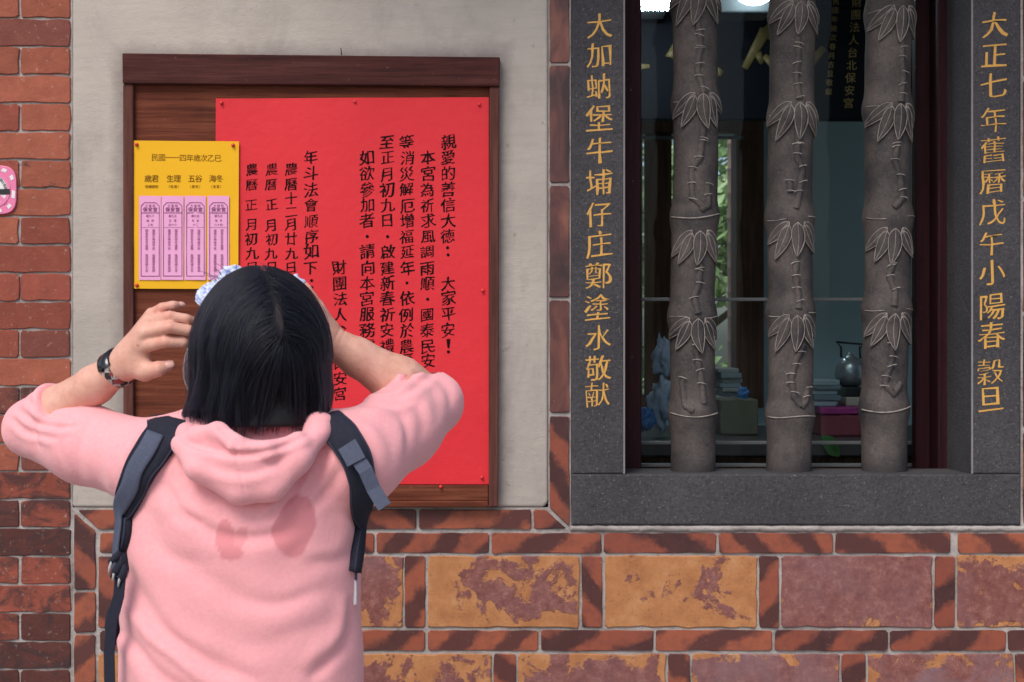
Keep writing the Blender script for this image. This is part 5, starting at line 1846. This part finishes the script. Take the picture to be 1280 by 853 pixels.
def strands(n, ng, seed):
    r = np.random.default_rng(seed)
    gd = scalp_dirs(ng, r, .05)
    ng = len(gd)
    guide = comb(gd, r.uniform(-.001, .006, ng), r)
    s_ = np.linspace(0, 1, guide.shape[1])[None, :, None]
    # each lock sways and curls on its own
    a = r.normal(0, 1, (ng, 1, 3)); b = r.normal(0, 1, (ng, 1, 3)); f = r.uniform(1.0, 2.6, (ng, 1, 1)); ph = r.uniform(0, 6.28, (ng, 1, 1))
    guide = guide + (a * .0085 * s_ ** 1.4 + b * .0060 * np.sin(f * 3.14 * s_ * 2 + ph) * s_)
    d = scalp_dirs(n, r, .055)
    n = len(d)
    own = comb(d, r.uniform(-.003, .003, n), r)
    gi = np.zeros(n, int)
    for i0 in range(0, n, 2000):
        gi[i0:i0 + 2000] = ((d[i0:i0 + 2000, None, :] - gd[None]) ** 2).sum(2).argmin(1)
    # draw each strand toward its lock
    off = r.normal(0, 1, (n, 1, 3)) * .0026
    w = (.10 + .82 * np.clip(s_ * 1.9, 0, 1) ** 1.1)
    W_ = own * (1 - w) + (guide[gi] + off * (1.2 - .6 * s_)) * w
    fly = r.random(n) < .13
    W_[fly] += (r.normal(0, 1, (fly.sum(), 1, 3)) * .011 * s_ ** 2)
    px, py = to_px(W_)
    fl_ = np.clip((286 - px) / 36, 0, 1) * np.clip((py - 492) / 24, 0, 1) * (W_[:, :, 1] < EC.y + .06)
    W_[:, :, 0] -= .013 * fl_ ** 1.4
    lockend = r.normal(-1, 11.0, ng)[gi]
    lim = zbot(px) + (lockend + r.normal(0, 3, n))[:, None]
    dead = py > lim
    res = []
    for i in range(n):
        e = np.argmax(dead[i]) if dead[i].any() else W_.shape[1]
        if r.random() < .10: e = int(e * r.uniform(.6, .95))
        if e >= 5: res.append(W_[i, :e])
    return res

def make_hair(name, st, rad0, parent, mat):
    hc = bpy.data.hair_curves.new(name)
    hc.add_curves([len(s_) for s_ in st])
    pos = np.concatenate(st).astype(np.float32)
    hc.attributes['position'].data.foreach_set('vector', pos.ravel())
    ra = hc.attributes.new('radius', 'FLOAT', 'POINT')
    rr = np.concatenate([rad0 * np.clip((1.0 - np.linspace(0, 1, len(s_)) ** 4 * .75), .2, 1) for s_ in st]).astype(np.float32)
    ra.data.foreach_set('value', rr)
    hc.materials.append(mat)
    o = bpy.data.objects.new(name, hc)
    COL.objects.link(o)
    o.parent = parent
    off = Vector((0, 0, 0)); p = parent
    while p is not None: off += p.location; p = p.parent
    o.location = -off
    return o
t = NT('hair_strand')
hb = t.n('BsdfHairPrincipled', {'parametrization': 'COLOR'}, Color=(0.004, 0.0045, 0.009), IOR=1.38, Roughness=.36, Radial_Roughness=.45, Random_Roughness=.4)
ho = t.n('OutputMaterial'); t.t.links.new(hb.outputs[0], ho.inputs[0])
M['hair'] = t.m
st = strands(18000, 430, 11)
# stray hairs lifting off the outline at the top left and the left side
r = np.random.default_rng(4)
for k in range(60):
    a = P(r.uniform(262, 345), r.uniform(338, 362), -1.27 + r.normal(0, .02))
    vx, vz, sag = r.uniform(-.030, .010), r.uniform(.004, .013), r.uniform(.006, .016)
    st.append(np.array([(a + Vector((vx * u, .01 * u, vz * u * 2 - sag * u * u)))[:] for u in np.linspace(0, 1, 10)]))
for k in range(45):
    a = P(r.uniform(242, 255), r.uniform(400, 505), -1.29)
    L = r.uniform(.006, .02)
    st.append(np.array([(a + Vector((-L * (i / 6) ** 1.5, 0, -.005 * i)))[:] for i in range(7)]))
make_hair('hair_strand', st, .00036, hair, M['hair'])

# --- floral headband: a ruffled cloth band over the front of the head, peeping above the hair
t = NT('floral_cloth')
vo = t.n('TexVoronoi', Vector=t.coords(), Scale=85)
M['floral'] = t.done(t.ramp(vo.outputs['Distance'], [(0.12, (0.10, 0.12, 0.42)), (0.26, (0.32, 0.40, 0.72)), (0.5, (0.62, 0.68, 0.84))]), .85, t.bump(t.noise(t.coords(), 120, 4), .4, .002), .2)
b = bmesh.new()
NB_, NC = 140, 12
rings = []
for i in range(NB_ + 1):
    a = rad(-98) + rad(196) * i / NB_
    # the band's ring: over the top of the head, a little to the front
    c_ = Vector((math.sin(a), 0, math.cos(a)))
    ax_u, ax_f = .112, .060
    ctr = hd(.074 * math.sin(a), .092, .028 * math.cos(a))
    out = (HR * math.sin(a) + HU * math.cos(a)).normalized()
    ruf = 1 + .30 * math.sin(i * 1.9) + .25 * mnoise.noise(Vector((i * .55, 0, 1)))
    ring = []
    for k in range(NC):
        th = 2 * math.pi * k / NC
        rr = .0085 * ruf * (1 + .25 * math.sin(3 * th + i))
        ring.append(b.verts.new(ctr + out * math.cos(th) * rr * .9 + HF * math.sin(th) * .020 * (.8 + .2 * ruf)))
    rings.append(ring)
for i in range(NB_):
    for k in range(NC):
        b.faces.new([rings[i][k], rings[i][(k + 1) % NC], rings[i + 1][(k + 1) % NC], rings[i + 1][k]])
bmesh.ops.recalc_face_normals(b, faces=b.faces[:])
obj('headband', b, M['floral'], PERS, smooth=True)
# two ruffled bows where it shows
def ruffle(cx_, cy_, y, rx, rz, seed):
    b = bmesh.new()
    bmesh.ops.create_icosphere(b, subdivisions=4, radius=1)
    c = P(cx_, cy_, y)
    for v in b.verts:
        n_ = .42 * mnoise.noise(v.co * 1.9 + Vector((seed, 0, 0))) + .30 * abs(mnoise.noise(v.co * 4.5 + Vector((0, seed, 0))))
        q = v.co * (1 + n_ - .1)
        v.co = c + Vector((q.x * rx, q.y * .016, q.z * rz))
    return b
obj('headband_bow', ruffle(289, 345, -1.22, .021, .015, 3.0), M['floral'], PERS, smooth=True)
obj('headband_bow', ruffle(367, 353, -1.235, .015, .011, 8.0), M['floral'], PERS, smooth=True)

# --- white face mask, its edge showing beside the left cheek
b = bmesh.new()
g = []
for i in range(25):
    u = -1 + 2 * i / 24
    row = []
    for j in range(15):
        w = -1 + 2 * j / 14
        a = u * rad(84)
        R_ = .087 + .010 * math.cos(a * 1.2) * (1 - w * w)
        up = -.050 + w * .046 * (1 - .25 * u * u)
        nose = .026 * math.exp(-(u / .3) ** 2) * (1 - .3 * w)
        row.append(b.verts.new(hd(math.sin(a) * R_ * .94, .012 + math.cos(a) * (R_ + .006) + nose, up)))
    g.append(row)
for i in range(24):
    for j in range(14):
        b.faces.new([g[i][j], g[i + 1][j], g[i + 1][j + 1], g[i][j + 1]])
bmesh.ops.recalc_face_normals(b, faces=b.faces[:])
bmesh.ops.solidify(b, geom=b.faces[:], thickness=.002)
M['mask'] = plain('white_mask_fabric', (0.74, 0.73, 0.76), .9, .15, .04, 80, .3, .001)
mask = obj('face_mask', b, M['mask'], PERS, smooth=True)
# wide cheek flap / ear loop at the left
b = bmesh.new()
pts = [(236, 431), (231, 445), (228.5, 460), (229.5, 474), (234, 487), (241, 494)]
g = []
for x, y in pts:
    g.append([b.verts.new(P(x + dx, y, yy)) for dx, yy in ((0, -1.245), (-.4, -1.232), (3, -1.215), (20, -1.205))])
for i in range(len(g) - 1):
    for j in range(3): b.faces.new([g[i][j], g[i + 1][j], g[i + 1][j + 1], g[i][j + 1]])
bmesh.ops.recalc_face_normals(b, faces=b.faces[:])
bmesh.ops.solidify(b, geom=b.faces[:], thickness=.0022)
obj('mask_edge', b, M['mask'], mask, smooth=True)

# ---------------------------------------------------------------- fitness band on the left wrist
ax = (WL - EL).normalized()
bc = P(150, 460, -1.258) - ax * .004
band = empty('fitness_band', bc, 'black fitness band with a patterned strap on the left wrist', 'fitness band')
e1 = (Vector((-0.45, -.55, .75)) - ax * ax.dot(Vector((-0.45, -.55, .75)))).normalized()
e2 = ax.cross(e1)
t = NT('patterned_strap')
ch = t.n('TexChecker', Vector=t.coords((1, 1, 1)), Color1=(0.02, 0.022, 0.03), Color2=(0.42, 0.40, 0.38), Scale=95)
rd = t.noise(t.coords(), 55, 2)
M['strap_pat'] = t.done(t.mix(t.ramp(rd, [(.56, 0.), (.6, 1.)], 'CONSTANT'), ch.outputs[0], (0.25, .04, .04)), .5)
def ringband(b, r, w, th, a0, a1, n=48, mi=0):
    pr = [(-w, 0), (-w * .85, th), (w * .85, th), (w, 0)]
    rows = []
    for i in range(n + 1):
        a = a0 + (a1 - a0) * i / n
        o_ = e1 * math.cos(a) + e2 * math.sin(a)
        rows.append([b.verts.new(bc + ax * x + o_ * (r + h)) for x, h in pr])
    for i in range(n):
        for j in range(3):
            b.faces.new([rows[i][j], rows[i + 1][j], rows[i + 1][j + 1], rows[i][j + 1]]).material_index = mi
b = bmesh.new(); ringband(b, .0260, .0088, .0022, rad(35), rad(325))
bmesh.ops.recalc_face_normals(b, faces=b.faces[:])
obj('strap', b, M['strap_pat'], band, smooth=True)
b = bmesh.new(); ringband(b, .0254, .0128, .0062, rad(-44), rad(44), 18)
bmesh.ops.recalc_face_normals(b, faces=b.faces[:])
obj('screen', b, plain('watch_glass', (.008, .008, .012), .12, .6, .05), band, smooth=True)

# ---------------------------------------------------------------- backpack worn on the chest, its straps round the shoulders
pack = empty('backpack', (P(300, 0, -1.27).x, -1.0, 0.9), 'navy backpack worn on the chest, its padded straps round both shoulders', 'backpack')
K = Field((-.62, -1.18, .78), (-.20, -.80, 1.36), .006)
K.loft([(.84, cxm, -1.03, .13, .085), (.95, cxm, -1.01, .15, .105), (1.12, cxm, -1.02, .145, .095), (1.24, cxm, -1.05, .12, .07), (1.29, cxm, -1.06, .08, .045)], .02, 3)
V, Q = K.mesh(3)
np_mesh('bag', V, Q, M['navy'], pack)

def on_body(px, py, dflt=-1.36):
    o_ = Vector((0, -D, EYE)); t_ = P(px, py, -1.2)
    dv = (t_ - o_).normalized()
    hit = BV.ray_cast(o_, dv)
    if hit[0] is not None:
        return hit[0], hit[1]
    c = P(px, py, dflt)
    h2 = BV.find_nearest(c)
    n_ = (c - h2[0]).normalized()
    return h2[0], n_
PW = [None]
def piping(ctr, nor, wid, parent):
    """Rolled binding sewn along both edges of a shoulder pad."""
    n = len(ctr)
    for sgn in (-1, 1):
        b = bmesh.new()
        pts = []
        for i in range(n):
            tg = (ctr[min(i + 1, n - 1)] - ctr[max(i - 1, 0)]).normalized()
            nn = (nor[i] - tg * nor[i].dot(tg)).normalized()
            pts.append(ctr[i] + tg.cross(nn) * (sgn * wid[i] * .47) + nn * .0095)
        tube(b, pts, .0015, 6)
        obj('binding', b, M['binding'], parent)
def ribbon(path, widths, thick, lift, extra0=(), extra1=(), nsub=6, dflt=-1.33, smooth_it=3):
    """A flat strap laid over the cloth. extra0/extra1: (point, normal) continuing round to the front."""
    ctr, nor, wid = [], [], []
    for p, n_ in extra0: ctr.append(Vector(p)); nor.append(Vector(n_)); wid.append(widths[0])
    for i in range(len(path) - 1):
        for k in range(nsub):
            t_ = k / nsub
            px = path[i][0] * (1 - t_) + path[i + 1][0] * t_; py = path[i][1] * (1 - t_) + path[i + 1][1] * t_
            c, n_ = on_body(px, py, dflt)
            ctr.append(c); nor.append(n_); wid.append(widths[i] * (1 - t_) + widths[i + 1] * t_)
    c, n_ = on_body(*path[-1], dflt); ctr.append(c); nor.append(n_); wid.append(widths[-1])
    for p, n_ in extra1: ctr.append(Vector(p)); nor.append(Vector(n_)); wid.append(widths[-1])
    for _ in range(smooth_it):
        ctr = [ctr[0]] + [(ctr[i - 1] + ctr[i] * 2 + ctr[i + 1]) / 4 for i in range(1, len(ctr) - 1)] + [ctr[-1]]
        nor = [nor[0]] + [(nor[i - 1] + nor[i] * 2 + nor[i + 1]).normalized() for i in range(1, len(nor) - 1)] + [nor[-1]]
    b = bmesh.new()
    rows = []
    n = len(ctr)
    PW[0] = wid
    for i in range(n):
        tg = (ctr[min(i + 1, n - 1)] - ctr[max(i - 1, 0)]).normalized()
        nn = (nor[i] - tg * nor[i].dot(tg)).normalized()
        sd_ = tg.cross(nn)
        w = wid[i] / 2
        prof = [(-1, -.2), (-1, .45), (-.86, .9), (-.5, 1.0), (0, 1.03), (.5, 1.0), (.86, .9), (1, .45), (1, -.2), (0, -.25)]
        rows.append([b.verts.new(ctr[i] + nn * (lift + thick * h) + sd_ * (w * x)) for x, h in prof])
    m = len(rows[0])
    for i in range(n - 1):
        for j in range(m):
            f = b.faces.new([rows[i][j], rows[i + 1][j], rows[i + 1][(j + 1) % m], rows[i][(j + 1) % m]]); f.smooth = True
    b.faces.new(rows[0]); b.faces.new(rows[-1][::-1])
    bmesh.ops.recalc_face_normals(b, faces=b.faces[:])
    return b, ctr, nor
mm = S * (D - 1.38) / D
fx0 = P(222, 0, -1.2).x
padL, cl, nlr = ribbon([(214, 536), (197, 556), (179, 582), (164, 615), (157, 650), (153, 690), (151, 712)], [50 * mm, 47 * mm, 42 * mm, 36 * mm, 31 * mm, 26 * mm, 20 * mm], .011, .001,
                       extra0=[((fx0, -1.12, 1.27), (0, 1, .1)), ((fx0 - .005, -1.155, 1.345), (0, .8, .6)), ((fx0 - .01, -1.215, 1.385), (0, .25, 1)), ((fx0 - .012, -1.27, 1.398), (0, -.15, 1))])
sp_ = obj('shoulder_pad', padL, M['navy'], pack); piping(cl, nlr, PW[0], sp_)
wbL, _, _ = ribbon([(196, 548), (178, 578), (163, 612), (154, 648), (150, 690), (148, 716)], [23 * mm] * 6, .0035, .0135)
obj('webbing', wbL, M['web'], pack)
fx1 = P(398, 0, -1.2).x
padR, cr, nrr = ribbon([(411, 530), (430, 546), (446, 572), (453, 606), (449, 645), (444, 685), (440, 715)], [40 * mm, 42 * mm, 40 * mm, 32 * mm, 26 * mm, 22 * mm, 18 * mm], .011, .001,
                       extra0=[((fx1, -1.12, 1.27), (0, 1, .1)), ((fx1, -1.155, 1.345), (0, .8, .6)), ((fx1 + .005, -1.215, 1.385), (0, .25, 1)), ((fx1 + .005, -1.265, 1.395), (0, -.15, 1))])
sp_ = obj('shoulder_pad', padR, M['navy'], pack); piping(cr, nrr, PW[0], sp_)
def flat_strip(pts, w, th, face=(0, -1, 0), taper=None):
    b = bmesh.new()
    pts = [Vector(p) for p in pts]
    rows = []
    for i, p in enumerate(pts):
        tg = (pts[min(i + 1, len(pts) - 1)] - pts[max(i - 1, 0)]).normalized()
        f_ = Vector(face); f_ = (f_ - tg * f_.dot(tg)).normalized()
        s_ = tg.cross(f_)
        ww = w / 2 * (taper[i] if taper else 1)
        rows.append([b.verts.new(p + s_ * x * ww + f_ * h * th) for x, h in ((-1, 0), (-1, 1), (1, 1), (1, 0))])
    for i in range(len(rows) - 1):
        for j in range(4):
            b.faces.new([rows[i][j], rows[i + 1][j], rows[i + 1][(j + 1) % 4], rows[i][(j + 1) % 4]])
    b.faces.new(rows[0]); b.faces.new(rows[-1][::-1])
    bmesh.ops.recalc_face_normals(b, faces=b.faces[:])
    return b
# loose webbing tail off the right strap
o0 = on_body(440, 566)[0].y - .018
obj('webbing', flat_strip([P(436, 560, o0), P(445, 570, o0 - .004), P(457, 588, o0 - .010), P(467, 611, o0 - .006), P(481, 634, o0 - .012)], 18 * mm, .0022), M['web'], pack)
obj('webbing', flat_strip([P(434, 556, o0 - .002), P(440, 566, o0 - .005), P(446, 578, o0 - .008)], 25 * mm, .004), M['web'], pack)
# gathered buckle and hanging strap at the left
yk = on_body(152, 705)[0].y - .02
b = bmesh.new()
for sx, sy, ex, ey, r_ in ((150, 690, 137, 703, .006), (152, 700, 140, 722, .007), (156, 706, 150, 730, .007)):
    tube(b, [P(sx, sy, yk), P((sx + ex) / 2, (sy + ey) / 2 + 2, yk - .004), P(ex, ey, yk)], [r_ * .7, r_, r_ * .5], 8)
obj('strap_gather', b, M['navy'], pack)
b = bmesh.new()
for k, (x, y) in enumerate(((136, 714), (141, 723), (148, 730))):
    tube(b, [P(x + 3, y - 12, yk - .004), P(x + 1, y - 4, yk - .007), P(x - .5, y + 4, yk - .006)], [.0016, .0022, .001], 6)
obj('frayed_end', b, plain('frayed_grey_thread', (0.40, 0.40, 0.42), .9), pack)
obj('webbing', flat_strip([P(151, 722, yk), P(149, 745, yk), P(141, 775, yk + .004), P(137, 815, yk + .008), P(138, 870, yk + .010), P(138, 960, yk + .012)], 15 * mm, .0025, (-.35, -1, 0)), M['navy'], pack)
b = bmesh.new()
bmesh.ops.create_icosphere(b, subdivisions=3, radius=1)
c = P(146, 778, -1.25)
for v in b.verts: v.co = c + Vector((v.co.x * .013, v.co.y * .05, v.co.z * .032)) * (1 + .1 * mnoise.noise(v.co * 3))
obj('mesh_pocket', b, M['navy'], pack, smooth=True)
# white buckle at the right
yk = on_body(444, 738)[0].y
b = bmesh.new()
slab(b, [(440.5, 724), (445.5, 726), (445.5, 756), (441.5, 757)], yk - .004, yk + .004, .001)
obj('buckle', b, M['white'], pack)
b = bmesh.new()
slab(b, [(440, 700), (447, 700), (446, 728), (441, 728)], yk - .003, yk + .003, .001)
obj('webbing', b, M['web'], pack)

# ---------------------------------------------------------------- check that no object carries a leftover name
SC.frame_set(1)
